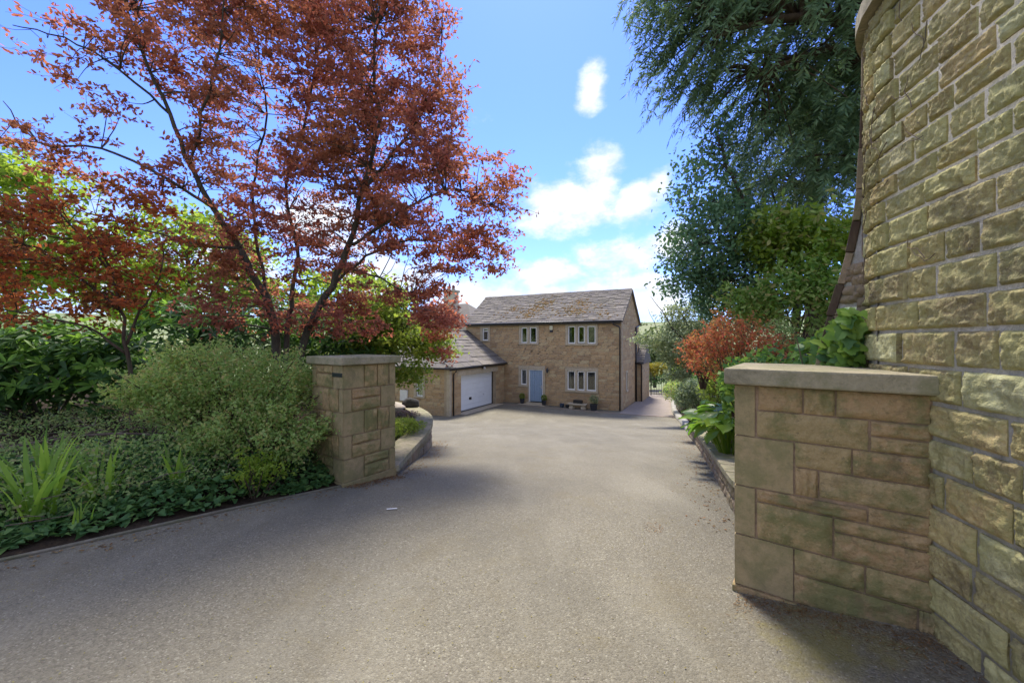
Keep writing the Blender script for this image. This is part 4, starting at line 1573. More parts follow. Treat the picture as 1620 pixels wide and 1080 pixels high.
# porch at the far side
po = MB()
po.box(0.001, 0.45, 4.45, 7.4, -0.6, 2.62)
pwl = po.build('porch_wall', 'house_mortar', house)
pit = []
for xc, zc, w, h in coursing(0.01, 0.45, 2.62, [], rnd, lm=(0.2, 0.45)):
    pit.append(((xc, 4.445, zc), (1, 0, 0), (0, -1, 0), w, h))
for yc, zc, w, h in coursing(4.45, 7.4, 2.62, [], rnd):
    pit.append(((0.455, yc, zc), (0, 1, 0), (1, 0, 0), w, h))
join_stones('stone_courses', pwl, 'house', 'house_stone', rnd, pit, kind='stuff')
pr = MB().add([(-0.0, 4.28, 2.62), (0.56, 4.28, 2.62), (0.56, 5.9, 3.82), (-0.0, 5.9, 3.82), (-0.0, 7.5, 2.62), (0.56, 7.5, 2.62), (0.56, 4.28, 2.56), (0, 4.28, 2.56), (0.56, 7.5, 2.56)],
              [(0, 1, 2, 3), (3, 2, 5, 4), (0, 7, 6, 1), (1, 6, 8, 5, 2)]).build('porch_roof', 'slate', house)
ps = MB()
slates(ps, rnd, slope_at((0, 4.28, 2.63), (1, 0, 0), (0, 1.62, 1.2)), lambda d: (0.01, 0.56), 9, 2.0, 0.2, 0.32)
ps.build('slates', 'slate', pr, kind='stuff')
g = MB().tube([(0.0, 4.24, 2.58), (0.56, 4.24, 2.58)], 0.05, 8)
g.tube([(0.40, 4.26, 2.55), (0.40, 4.34, 2.38), (0.40, 4.39, 2.28), (0.40, 4.39, 0.0)], 0.036, 8)
g.build('porch_gutter', 'gutter_black', house, smooth=True)

# rear block with a chimney
rear = thing('rear_block', 'cream rendered rear block with hipped slate roof and tall chimney behind the garage', 'building', HW(-15, 5, 0), HA)
MB().box(-4.0, 2.95, -2.5, 2.5, -0.6, 5.6).build('wall', 'cream_render', rear)
q = [(-4.2, -2.7, 5.55), (3.15, -2.7, 5.55), (3.15, 2.7, 5.55), (-4.2, 2.7, 5.55), (-2.0, 0, 7.3), (0.9, 0, 7.3)]
rr = MB().add(q, [(0, 1, 5, 4), (1, 2, 5), (2, 3, 4, 5), (3, 0, 4), (3, 2, 1, 0)]).build('roof', 'slate', rear)
ch = MB().box(0.05, 1.05, -2.2, -1.5, 5.5, 8.05).build('chimney', 'cream_render', rear)
MB().box(-0.03, 1.13, -2.28, -1.42, 8.052, 8.22).build('chimney_cap', 'surround_stone', ch)
MB().lathe((0.3, -1.85, 8.222), [(0.13, 0), (0.11, 0.3), (0.14, 0.32), (0.14, 0.36)], 10).build('chimney_pot', 'sett', ch)
MB().lathe((0.78, -1.85, 8.222), [(0.13, 0), (0.11, 0.3), (0.14, 0.32), (0.14, 0.36)], 10).build('chimney_pot', 'sett', ch)

# paving: a line of setts in front of the house, paler paving round the side
st = MB()
for i in range(75):
    x = -7.3 + i * 0.145
    o = HW(x, -1.0 + rnd.uniform(-.01, .01), 0)
    st.frame((o.x, o.y, drive_z(o.x, o.y) - 0.05), HR, HB, (0, 0, 1), (0.135, 0.11, 0.062 + rnd.uniform(0, 0.006)))
st.build('sett_line', 'sett', None, kind='structure', label='line of reddish setts in the tarmac along the house front')
V, Q = [], []
nx, ny = 8, 14
for j in range(ny + 1):
    for i in range(nx + 1):
        p = HW(0.05 + 4.5 * i / nx, -0.9 + 9.2 * j / ny, 0)
        V.append((p.x, p.y, drive_z(p.x, p.y) + 0.008))
for j in range(ny):
    for i in range(nx):
        a = j * (nx + 1) + i
        Q.append((a, a + 1, a + nx + 2, a + nx + 1))
mesh_np('side_path', V, [np.array(Q)], 'path_paving', None, True, kind='structure', label='pale paved path between the house and the shrubs')

# iron gate at the end of the path
gt = thing('iron_gate', 'black iron railing gate across the side path beside the house', 'gate', HW(0.5, 7.85, 0), HA)
for i in range(19):
    x = 0.03 + i * 0.12
    hgt = 1.45 + 0.22 * math.sin(PI * i / 18)
    MB().tube([(x, 0, 0.06), (x, 0, hgt)], 0.017, 5).build('bar', 'black_iron', gt)
for x in (0.0, 1.13, 2.3):
    MB().box(x - 0.035, x + 0.035, -0.035, 0.035, 0.0, 1.72).build('post', 'black_iron', gt)
for zz_ in (0.12, 1.25):
    MB().box(0.036, 2.264, -0.014, 0.014, zz_, zz_ + 0.04).build('rail', 'black_iron', gt)
MB().box(1.05, 1.10, -0.05, 0.03, 0.82, 0.95).build('latch', 'black_iron', gt)

# ------------------------------------------------------------------ trees and plants
def ground_at(x, y):
    """height of the planted ground"""
    return left_z(x, y) if x < 0 else right_z(x, y)


def tree(name, label, limbs, ells, nclump, per, spread, size, aspect, lmat, bmat='bark', seed=1, up=0.8, flat=0.4, shape=OVATE, group=None, twig_r=0.016, category='tree', extra=None, wob=0.12, fold=0.3, shell=0.3, spray=0.0):
    rg = np.random.default_rng(seed)
    base = np.array(limbs[0][0][0])
    t = thing(name, label, category, tuple(base), 0, group)
    L = [([np.array(p) - base for p in pl], a, b) for pl, a, b in limbs]
    E_ = [((np.array(e[0]) - base), *e[1:]) for e in ells]
    cen = in_ellipsoids(rg, E_, nclump, shell)
    mb = MB()
    branches(mb, L, cen, rg, twig_r=twig_r, wob=wob)
    if spray:
        # leaves set along short twigs that fan out flat from each branch end
        pos = []
        nt = 6
        for c in cen:
            a0 = rg.uniform(0, 2 * PI)
            for k in range(nt):
                a = a0 + 2 * PI * k / nt + rg.normal() * 0.3
                l = spray * rg.uniform(0.5, 1.35)
                e = c + np.array([math.cos(a) * l, math.sin(a) * l, rg.normal() * 0.35 * l + 0.05 * l])
                md = (c + e) / 2 + rg.normal(size=3) * 0.03
                mb.tube([c, md, e], [0.0035, 0.003, 0.0015], 3, False)
                f = rg.random(per // nt)[:, None] ** 0.8
                pos.append(c * (1 - f) ** 2 + 2 * md * f * (1 - f) + e * f ** 2 + rg.normal(size=(per // nt, 3)) * np.array([0.032, 0.032, 0.022]))
        pos = np.concatenate(pos)
    else:
        pos = clumps(rg, cen, per, spread, flat)
    mb.build('trunk', bmat, t, smooth=True)
    leaf_mesh('crown', [leaf_arrays(rg, pos, size, aspect, up, shape=shape, fold=fold)], lmat, t)
    if extra:
        for (nm, ells2, n2, per2, sp2, size2, asp2, mat2) in extra:
            c2 = in_ellipsoids(rg, [((np.array(e[0]) - base), *e[1:]) for e in ells2], n2, shell)
            leaf_mesh(nm, [leaf_arrays(rg, clumps(rg, c2, per2, sp2, flat), size2, asp2, up, shape=shape)], mat2, t)
    return t


def bush(name, label, c, r, n, size, aspect, mat, seed, stems=9, up=0.7, shape=OVATE, bmat='bark_red', group=None, category='shrub', shell=0.45, lumps=9, mat2=None, frac2=0.0, stem_r=0.012, tall=0.0, sprigs=0, sprig_len=0.25, sprig_n=16):
    """c = centre of the crown, r = radii; ground at c.z - r.z"""
    rg = np.random.default_rng(seed)
    base = np.array([c[0], c[1], c[2] - r[2]])
    t = thing(name, label, category, tuple(base), 0, group)
    cc = np.array(c) - base
    # lumpy crown: sub-ellipsoids over the main one
    subs = [(tuple(cc), tuple(x * 0.78 for x in r))]
    for i in range(lumps):
        d = unit(rg.normal(size=(1, 3)))[0]
        d[2] = abs(d[2]) * 0.9 - 0.15
        k = rg.uniform(0.3, 0.48)
        subs.append((tuple(cc + d * np.array(r) * rg.uniform(0.55, 0.72)), tuple(np.array(r) * k)))
    pos = in_ellipsoids(rg, subs, n, shell)
    pos = pos[pos[:, 2] > 0.02]
    if tall:
        sel = rg.random(len(pos)) < 0.06
        pos[sel, 2] += rg.random(sel.sum()) * tall
    if sprigs:
        src = pos[rg.integers(len(pos), size=sprigs * 3)]
        rel = (src - cc) / np.array(r)
        src = src[np.argsort(-np.linalg.norm(rel, axis=1) - 0.3 * rel[:, 2])][:sprigs]
        extra_p = []
        for q in src:
            d = unit((np.array([0, 0, 0.9]) + (q - cc) / np.array(r) * 0.7 + rg.normal(size=3) * 0.35)[None])[0]
            l = sprig_len * rg.uniform(0.5, 1.3)
            tt = rg.random(sprig_n)[:, None]
            extra_p.append(q + d * l * tt + np.array([0, 0, -0.25 * l]) * tt ** 2 + rg.normal(size=(sprig_n, 3)) * 0.016)
        pos = np.concatenate([pos] + extra_p)
    if mat2:
        m = rg.random(len(pos)) < frac2 * (0.3 + 1.4 * np.clip((pos[:, 2] - 0.5 * r[2]) / (1.5 * r[2]), 0, 1))
        leaf_mesh('young_foliage', [leaf_arrays(rg, pos[m], size * 0.95, aspect, up, shape=shape)], mat2, t)
        pos = pos[~m]
    leaf_mesh('foliage', [leaf_arrays(rg, pos, size, aspect, up, shape=shape)], mat, t)
    mb = MB()
    for i in range(stems):
        a = rg.uniform(0, 2 * PI)
        q = pos[rg.integers(len(pos))]
        b0 = np.array([0.12 * r[0] * math.cos(a), 0.12 * r[1] * math.sin(a), -0.15])
        mid = b0 * 1.0 + (q - b0) * 0.5 + np.array([0, 0, 0.1 * r[2]])
        mb.tube(smooth_path([b0, mid, q], 4), [stem_r * (1 - 0.085 * i_) for i_ in range(9)], 5, False)
    mb.build('stems', bmat, t, smooth=True, kind='stuff')
    return t


def rosettes(rg, pos, axes, per, length, aspect, lift=0.25, shape=LONG, curl=0.12):
    n = len(pos)
    ax = unit(axes)
    h = unit(np.cross(ax, rg.normal(size=(n, 3))))
    k = np.cross(ax, h)
    P, D, N = [], [], []
    for i in range(per):
        a = 2 * PI * i / per + rg.uniform(-0.25, 0.25, n)
        d = h * np.cos(a)[:, None] + k * np.sin(a)[:, None]
        P.append(pos)
        D.append(d + ax * lift)
        N.append(ax - d * lift * 0.6)
    return leaf_arrays(rg, np.concatenate(P), length, aspect, dirs=np.concatenate(D), nrms=np.concatenate(N), shape=shape, curl=curl, var=0.25)


def rhodo(name, label, lobes, nros, length, seed, frac_new=0.25, group=None):
    """lobes: list of (centre, radii)"""
    rg = np.random.default_rng(seed)
    base = np.array([lobes[0][0][0], lobes[0][0][1], lobes[0][0][2] - lobes[0][1][2]])
    t = thing(name, label, 'shrub', tuple(base), 0, group)
    P, A = [], []
    tot = sum(r[0] * r[2] for c, r in lobes)
    for c, r in lobes:
        m = int(nros * r[0] * r[2] / tot)
        d = unit(rg.normal(size=(m, 3)))
        d[:, 2] = np.where(d[:, 2] < -0.3, -d[:, 2], d[:, 2])
        P.append(np.array(c) - base + d * np.array(r) * (0.72 + 0.32 * rg.random((m, 1))))
        A.append(d + np.array([0, 0, 0.65]) + rg.normal(size=(m, 3)) * 0.3)
    P, A = np.concatenate(P), np.concatenate(A)
    new = (rg.random(len(P)) < frac_new * 1.6 * np.clip(A[:, 2], 0.1, 1.2))
    leaf_mesh('foliage', [rosettes(rg, P[~new], A[~new], 8, length, 0.30, 0.15)], 'rhodo', t)
    leaf_mesh('young_foliage', [rosettes(rg, P[new], A[new], 7, length * 0.9, 0.30, 0.55)], 'rhodo_new', t)
    inner = in_ellipsoids(rg, [(tuple(np.array(c) - base), tuple(np.array(r) * 0.75)) for c, r in lobes], nros * 2, 0.2)
    leaf_mesh('inner_foliage', [leaf_arrays(rg, inner, length, 0.3, 0.5, shape=LONG)], 'rhodo', t)
    mb = MB()
    for i in range(14):
        q = P[rg.integers(len(P))]
        mb.tube(smooth_path([np.array([0, 0, -0.1]), q * 0.5 + np.array([0, 0, 0.1]), q * 0.95], 4), [0.03 * (1 - 0.08 * j) for j in range(9)], 5, False)
    mb.build('stems', 'bark', t, smooth=True, kind='stuff')
    return t


def PT(u, v, Y):
    """bearing of a landmark and its measured distance to a place in the garden"""
    return ((u - 810) / 630 * Y, Y, (540 - v) / 630 * Y + 1.6)


# the big purple-leaved maple
B0 = (-4.55, 7.7, 0.15)
mlimbs = [
    ([B0, PT(436, 540, 7.7), PT(425, 480, 7.6), PT(402, 438, 7.5), PT(378, 392, 7.4), PT(338, 330, 7.2), PT(300, 262, 7.0), PT(268, 180, 6.8), PT(222, 80, 6.6), PT(190, -20, 6.5)], 0.135, 0.02),
    ([PT(425, 480, 7.6), PT(410, 400, 7.9), PT(400, 300, 8.2), PT(420, 180, 8.4), PT(405, 60, 8.6), PT(395, -40, 8.7)], 0.055, 0.012),
    ([(-4.35, 7.75, 0.15), PT(452, 535, 7.8), PT(462, 470, 8.0), PT(470, 390, 8.2), PT(452, 300, 8.3), PT(480, 200, 8.3), PT(500, 90, 8.3), PT(490, -40, 8.4)], 0.085, 0.014),
    ([(-4.2, 7.6, 0.15), PT(478, 545, 7.6), PT(525, 450, 7.4), PT(552, 388, 7.3), PT(575, 300, 7.2), PT(600, 190, 7.1), PT(592, 110, 7.0), PT(600, 0, 6.9)], 0.12, 0.018),
    ([PT(552, 388, 7.3), PT(600, 360, 7.1), PT(660, 320, 7.0), PT(730, 300, 6.9), PT(800, 335, 6.9)], 0.05, 0.01),
    ([PT(525, 450, 7.4), PT(580, 405, 7.7), PT(650, 380, 8.0), PT(720, 385, 8.2), PT(790, 410, 8.3)], 0.045, 0.01),
    ([PT(575, 300, 7.2), PT(640, 220, 7.3), PT(690, 130, 7.4), PT(700, 20, 7.5)], 0.045, 0.01),
    ([PT(378, 392, 7.4), PT(300, 385, 7.2), PT(210, 360, 7.0), PT(120, 330, 6.8)], 0.045, 0.01),
    ([PT(338, 330, 7.2), PT(260, 280, 6.7), PT(160, 235, 6.3), PT(60, 225, 5.9), PT(5, 160, 5.8)], 0.045, 0.008),
    ([PT(268, 180, 6.8), PT(190, 110, 6.3), PT(100, 60, 5.9), PT(20, 40, 5.6)], 0.035, 0.008),
    ([PT(300, 262, 7.0), PT(330, 150, 6.5), PT(350, 50, 6.2), PT(360, -60, 6.0)], 0.04, 0.01),
    ([PT(540, 420, 7.35), PT(600, 440, 7.2), PT(650, 470, 7.1), PT(690, 520, 7.0)], 0.035, 0.006),
]
mells = [
    (PT(430, 130, 7.6), (2.3, 2.0, 2.3), 1.1), (PT(600, 90, 7.3), (1.35, 1.7, 1.7)), (PT(300, 60, 6.9), (1.7, 1.4, 1.1)), (PT(680, 330, 7.3), (1.55, 1.6, 1.15)),
    (PT(620, 240, 7.3), (1.35, 1.5, 1.3)), (PT(520, 330, 7.7), (1.5, 1.5, 1.3)), (PT(330, 330, 7.2), (1.3, 1.3, 1.2), 0.8), (PT(640, 430, 7.4), (1.35, 1.1, 0.75)), (PT(440, 430, 7.9), (1.6, 1.3, 0.9), 0.7),
    (PT(700, 480, 7.0), (0.45, 0.6, 0.62), 2.0), (PT(760, 400, 7.4), (0.6, 0.8, 0.5), 1.6), (PT(660, 30, 7.2), (0.65, 1.0, 0.9)), (PT(700, 180, 7.2), (0.4, 0.7, 0.8), 1.5), (PT(795, 300, 7.0), (0.28, 0.5, 0.7), 1.5),
    (PT(480, 490, 7.5), (1.4, 0.9, 0.5), 1.0), (PT(370, 495, 7.1), (1.0, 0.8, 0.4), 0.9), (PT(560, 500, 7.2), (0.8, 0.8, 0.5), 0.9),
    (PT(60, 60, 5.8), (0.75, 0.5, 0.32), 0.8), (PT(60, 235, 6.0), (0.7, 0.6, 0.3), 0.8), (PT(170, 130, 6.3), (0.7, 0.6, 0.5), 0.8), (PT(470, -40, 7.3), (2.4, 1.8, 0.9)), (PT(180, 270, 6.6), (0.8, 0.8, 0.5), .8),
]
tree('purple_maple', 'tall purple-red maple with several forking trunks behind the round green bush', [(pl, a * 0.66, b * 0.75) for pl, a, b in mlimbs], mells, 1020, 84, 0.19, 0.072, 0.5, 'maple_red', 'bark', 11, 0.7, 0.5, twig_r=0.011, category='tree', spray=0.34)

# smaller orange-red maple further left
S0 = (-5.55, 5.85, 0.2)
slimbs = [
    ([S0, PT(208, 655, 5.85), PT(206, 600, 5.9), PT(200, 545, 5.9), PT(188, 490, 5.9), PT(176, 430, 5.8), PT(150, 370, 5.7)], 0.042, 0.008),
    ([PT(200, 545, 5.9), PT(225, 490, 6.0), PT(250, 440, 6.1), PT(262, 390, 6.2)], 0.022, 0.006),
    ([PT(188, 490, 5.9), PT(130, 440, 5.8), PT(70, 400, 5.7), PT(20, 380, 5.6)], 0.022, 0.006),
    ([PT(176, 430, 5.8), PT(110, 350, 5.7), PT(60, 300, 5.6)], 0.018, 0.006),
    ([PT(200, 560, 5.9), PT(140, 520, 5.7), PT(60, 500, 5.5), PT(-40, 480, 5.4)], 0.02, 0.006),
]
sells = [(PT(150, 340, 5.8), (1.0, 0.9, 0.5)), (PT(60, 400, 5.6), (1.1, 0.8, 0.5)), (PT(240, 400, 6.1), (0.7, 0.7, 0.55)), (PT(90, 480, 5.6), (1.2, 0.8, 0.35)), (PT(200, 470, 6.0), (0.7, 0.6, 0.4), 0.6), (PT(10, 300, 5.5), (0.8, 0.7, 0.3), 0.7), (PT(-60, 440, 5.2), (0.9, 0.8, 0.7))]
tree('orange_maple', 'small slender maple with rusty orange leaves in front of the pale green trees', slimbs, sells, 125, 60, 0.19, 0.07, 0.55, 'maple_orange', 'bark_red', 12, 0.9, 0.35, twig_r=0.008, spray=0.34)

# light green acer by the house, standing in the planter
A0 = (-3.0, 9.4, -0.2)
alimbs = [([A0, PT(612, 600, 9.4), PT(620, 560, 9.4), PT(640, 520, 9.3), PT(670, 490, 9.2)], 0.05, 0.01), ([PT(612, 600, 9.4), PT(590, 560, 9.5), PT(575, 510, 9.6)], 0.03, 0.008), ([PT(620, 560, 9.4), PT(660, 560, 9.2), PT(700, 545, 9.0)], 0.02, 0.006)]
aells = [(PT(640, 530, 9.3), (1.0, 0.9, 0.6)), (PT(585, 525, 9.6), (0.8, 0.8, 0.65)), (PT(675, 555, 9.1), (0.6, 0.6, 0.35)), (PT(648, 590, 9.0), (0.35, 0.4, 0.35), 0.7), (PT(610, 480, 9.6), (0.7, 0.8, 0.5))]
tree('green_acer', 'light green acer with red-tinged leaves hanging over the garage roof corner', alimbs, aells, 150, 70, 0.17, 0.10, 0.5, 'acer_green', 'bark_red', 13, 0.9, 0.4, twig_r=0.01,
     extra=[('red_tipped_foliage', [(PT(695, 500, 8.6), (0.42, 0.5, 0.62)), (PT(700, 565, 8.5), (0.14, 0.3, 0.28))], 32, 45, 0.13, 0.09, 0.5, 'maple_red')])

# pale green trees at the back on the left
for i, (lab, u, v, Y, rr_, sd, n) in enumerate((
        ('tall bright yellow-green tree at the far left edge beyond the maples', 15, 360, 13.5, (2.6, 2.2, 3.0), 31, 150),
        ('bright green tree seen low through the purple maple branches', 300, 430, 15.0, (3.2, 2.4, 2.4), 32, 150),
        ('low yellow-green tree between the maple trunks and the light acer', 540, 490, 16.0, (2.6, 2.0, 1.9), 33, 100))):
    c = PT(u, v, Y)
    g0 = 0.4
    tree('garden_tree', lab, [([(c[0] + 0.2, c[1], g0 - 0.4), (c[0] + 0.1, c[1], (g0 + c[2]) / 2), c, (c[0] - 0.3, c[1], c[2] + rr_[2] * 0.7)], 0.16, 0.03), ([(c[0] + 0.1, c[1], (g0 + c[2]) / 2), (c[0] - rr_[0] * 0.5, c[1], c[2])], 0.07, 0.02), ([(c[0] + 0.1, c[1], (g0 + c[2]) / 2), (c[0] + rr_[0] * 0.5, c[1] + 0.4, c[2] + 0.3)], 0.07, 0.02)],
         [(c, rr_), ((c[0] - rr_[0] * 0.6, c[1], c[2] - rr_[2] * 0.3), tuple(x * 0.6 for x in rr_)), ((c[0] + rr_[0] * 0.6, c[1], c[2] - rr_[2] * 0.2), tuple(x * 0.55 for x in rr_))],
         n, 60, 0.34, 0.20, 0.55, 'spring_green', 'bark', sd, 0.9, 0.5, group='pale green trees behind the maples')

# rhododendrons
rhodo('rhododendron', 'large glossy rhododendron at the far left with bright new leaf rosettes', [((-7.7, 6.6, 1.05), (1.35, 1.0, 0.95)), ((-6.5, 6.4, 0.95), (0.8, 0.7, 0.75)), ((-8.6, 6.2, 0.9), (1.2, 0.9, 0.9))], 560, 0.20, 41, 0.30)
rhodo('rhododendron', 'dark green rhododendron behind the purple maple trunks', [((-5.9, 9.2, 1.35), (1.5, 1.0, 1.25)), ((-4.0, 9.6, 1.2), (1.5, 0.9, 1.05)), ((-7.6, 9.4, 1.5), (1.3, 0.9, 1.2))], 560, 0.20, 42, 0.12)

# round green bush by the pillar and its lower neighbour
bush('rounded_bush', 'broad rounded small-leaved green bush left of the gate pillar', (-3.72, 5.35, 0.88), (1.38, 0.85, 0.78), 17000, 0.044, 0.55, 'bush_green', 51, 80, 0.6, KITE, shell=0.25, lumps=26, sprigs=420, sprig_len=0.30, sprig_n=20)
bush('small_bush', 'lower spreading green bush in front of the rounded bush', (-3.05, 4.75, 0.42), (0.80, 0.5, 0.42), 4200, 0.044, 0.6, 'bush_green', 52, 30, 0.7, KITE, lumps=12, sprigs=150, sprig_len=0.28, sprig_n=18)
bush('golden_bush', 'small yellow-green bush at the kerb in front of the pillar', (-2.78, 4.28, 0.15), (0.26, 0.18, 0.20), 380, 0.045, 0.55, 'spring_green', 53, 12, 0.9, KITE, lumps=5, sprigs=26, sprig_len=0.2, sprig_n=14)

# undergrowth and ivy over the left bed
rg = np.random.default_rng(61)


def bed_points(rg, n, near=0.06, far=3.2, t0=0.10, t1=1.0):
    """random points on the left bed, measured back from the kerb"""
    P = []
    kx, ky = np.array([p.x for p in kerb3]), np.array([p.y for p in kerb3])
    L = len(kerb3) - 1
    t = t0 + (t1 - t0) * rg.random(n)
    i = np.minimum((t * L).astype(int), L - 1)
    f = t * L - i
    x = kx[i] * (1 - f) + kx[i + 1] * f
    y = ky[i] * (1 - f) + ky[i + 1] * f
    d = near + (far - near) * rg.random(n) ** 1.3
    return np.stack([x - 0.74 * d, y + 0.68 * d], 1), d


def bed_height(x, y, d):
    z0 = np.array([drive_z(a + 0.74 * q, b - 0.68 * q) for a, b, q in zip(x, y, d)]) + 0.012
    tg = np.array([left_z(a, b) for a, b in zip(x, y)])
    t = np.minimum(1, d / 1.2)
    return z0 + (tg - z0) * t * t * (3 - 2 * t)


xy, d = bed_points(rg, 11000, 0.05, 2.4, 0.30)
hz_ = bed_height(xy[:, 0], xy[:, 1], d)
ht = np.minimum(0.18, 0.04 + 0.16 * np.array([0.5 + mnoise.noise(Vector((a * 1.1, b * 1.1, 7))) for a, b in xy])) * np.minimum(1, d / 0.25)
pos = np.column_stack([xy, hz_ + 0.015 + np.maximum(0.0, ht) * rg.random(len(d)) ** 0.6])
keep = (d > 0.10 + 0.10 * np.array([mnoise.noise(Vector((a * 2.3, b * 2.3, 1))) for a, b in xy]))
leaf_mesh('ground_ivy', [leaf_arrays(rg, pos[keep], 0.062, 0.95, 2.2, shape=IVYS, fold=0.15)], 'ivy', None, kind='stuff', label='dark glossy ivy carpeting the bed along the kerb')
xy, d = bed_points(rg, 26000, 0.35, 5.2, 0.20)
hz_ = bed_height(xy[:, 0], xy[:, 1], d)
hh = 0.10 + 0.30 * np.clip(np.array([0.55 + 1.2 * mnoise.noise(Vector((a * 0.9, b * 0.9, 2))) for a, b in xy]), 0, 1.2)
pos = np.column_stack([xy, hz_ + hh * rg.random(len(d)) ** 0.7])
sel = np.array([mnoise.noise(Vector((a * 1.3, b * 1.3, 20))) for a, b in xy]) > -0.25
leaf_mesh('undergrowth', [leaf_arrays(rg, pos[sel], 0.042, 0.55, 0.8, shape=KITE)], 'undergrowth', None, kind='stuff', label='tangle of small-leaved undergrowth behind the ivy')
# thin dead twigs lying through it
mb = MB()
xy, d = bed_points(rg, 240, 0.4, 3.2, 0.25)
hz_ = bed_height(xy[:, 0], xy[:, 1], d)
for (a, b), z in zip(xy, hz_):
    t = rg.uniform(0, PI)
    l = rg.uniform(0.15, 0.5)
    p = np.array([a, b, z + rg.uniform(0.05, 0.25)])
    q = p + np.array([math.cos(t) * l, math.sin(t) * l * 0.6, rg.uniform(-.08, .14)])
    mb.tube([p, (p + q) / 2 + rg.normal(size=3) * 0.03, q], [0.005, 0.004, 0.002], 4, False)
mb.build('twig_litter', 'dead_wood', None, kind='stuff', label='thin dead twigs caught in the undergrowth')

# sword-leaved plants
blade_me = {}


def blade_mesh(i):
    if i not in blade_me:
        rnd_ = random.Random(i * 3 + 1)
        L, bend = 1.0, rnd_.uniform(0.15, 0.75)
        vs, fs = [], []
        m = 7
        for k in range(m + 1):
            t = k / m
            w = 0.038 * (1 - t ** 2.2) + 0.002
            x = bend * t ** 2.2 * 0.75
            z = L * (t - 0.22 * bend * t ** 3)
            vs += [(x, -w, z), (x + 0.012 * (1 - t), 0, z), (x, w, z)]
        for k in range(m):
            a = k * 3
            fs += [(a, a + 1, a + 4, a + 3), (a + 1, a + 2, a + 5, a + 4)]
        me = bpy.data.meshes.new('leaf_blade')
        me.from_pydata(vs, [], fs)
        me.materials.append(MATS['iris'])
        me.polygons.foreach_set('use_smooth', np.ones(len(fs), bool))
        blade_me[i] = me
    return blade_me[i]


iris = [  # x, y, height, blades, label
    (-4.02, 3.35, 0.66, 20, 'sword-leaved clump right at the kerb at the left edge of the photo'),
    (-4.38, 3.75, 0.62, 20, 'tall arching sword-leaved clump behind the one at the left edge'),
    (-4.75, 4.15, 0.52, 14, 'sword-leaved clump further back beside the undergrowth at the far left'),
    (-3.90, 3.78, 0.55, 15, 'bright sword-leaved clump beside the lower fallen branch'),
    (-4.85, 4.75, 0.46, 10, 'upright bright sword-leaved tuft behind the others, below the upper fallen branch'),
    (-3.45, 4.15, 0.46, 14, 'duller sword-leaved clump in the ivy halfway to the pillar'),
    (-5.15, 5.6, 0.50, 9, 'sword-leaved tuft at the foot of the small orange maple'),
    (-3.62, 3.32, 0.2, 8, 'low sword-leaved tuft close to the kerb in the ivy'),
]
rnd = random.Random(14)
for (x, y, h, nb, lab) in iris:
    dk = abs((y - 4.8) * 0.74 - (x + 2.06) * -0.68) if False else 0.6
    z = float(bed_height(np.array([x]), np.array([y]), np.array([0.75]))[0])
    c = thing('iris_clump', lab, 'plant', (x, y, z), 0, 'sword-leaved plants in the left bed')
    for i in range(nb):
        o = bpy.data.objects.new('leaf_blade', blade_mesh(rnd.randrange(8)))
        s = h * rnd.uniform(0.7, 1.2)
        a = rnd.uniform(0, 2 * PI)
        r = rnd.uniform(0.01, 0.12)
        o.location = (r * math.cos(a), r * math.sin(a), -0.02)
        o.rotation_euler = (rnd.uniform(-0.12, 0.12), rnd.uniform(0.0, 0.4), a + rnd.uniform(-0.8, 0.8))
        o.scale = (s, s * 0.9, s)
        link(o, c)

# two fallen branches
for lab, pts, r in (('long grey fallen branch lying across the undergrowth', [PT(-60, 735, 5.0), PT(60, 712, 5.0), PT(150, 700, 5.05), PT(215, 698, 5.1), PT(240, 700, 5.1)], 0.026),
                    ('short dark fallen branch lying over the ivy near the sword leaves', [PT(100, 792, 4.1), PT(135, 792, 4.1), PT(165, 780, 4.15), PT(205, 763, 4.2)], 0.018)):
    pts = [(p[0], p[1], p[2] + 0.10) for p in pts]
    base = Vector(pts[0])
    t = thing('fallen_branch', lab, 'branch', base)
    sp = smooth_path([Vector(p) - base for p in pts], 4)
    mb = MB().tube(sp, [r * (1 - 0.6 * i / len(sp)) for i in range(len(sp))], 6)
    for k in (4, 7, 10):
        if k < len(sp):
            q = Vector(sp[k])
            mb.tube([q, q + Vector((0.12, 0.1, 0.06)), q + Vector((0.3, 0.16, 0.03))], [r * 0.5, r * 0.35, r * 0.15], 5)
    mb.build('stick', 'dead_wood', t, smooth=True)

# planter plants, stones
bush('lavender', 'low bright green mound of lavender in the curved planter', (-2.02, 7.3, 0.02), (0.42, 0.55, 0.2), 3800, 0.06, 0.22, 'acer_green', 71, 6, 1.2, KITE, lumps=7, category='plant')
bush('heather', 'mauve flowering heather behind the lavender in the planter', (-2.35, 8.9, -0.05), (0.35, 0.4, 0.14), 1500, 0.045, 0.3, 'heather', 72, 6, 1.0, KITE, lumps=6, category='plant')
bush('planter_shrub', 'leafy green shrub under the light acer behind the pillar', (-3.2, 8.2, 0.25), (0.7, 0.6, 0.45), 3600, 0.07, 0.5, 'acer_green', 73, 12, 0.8, lumps=8)


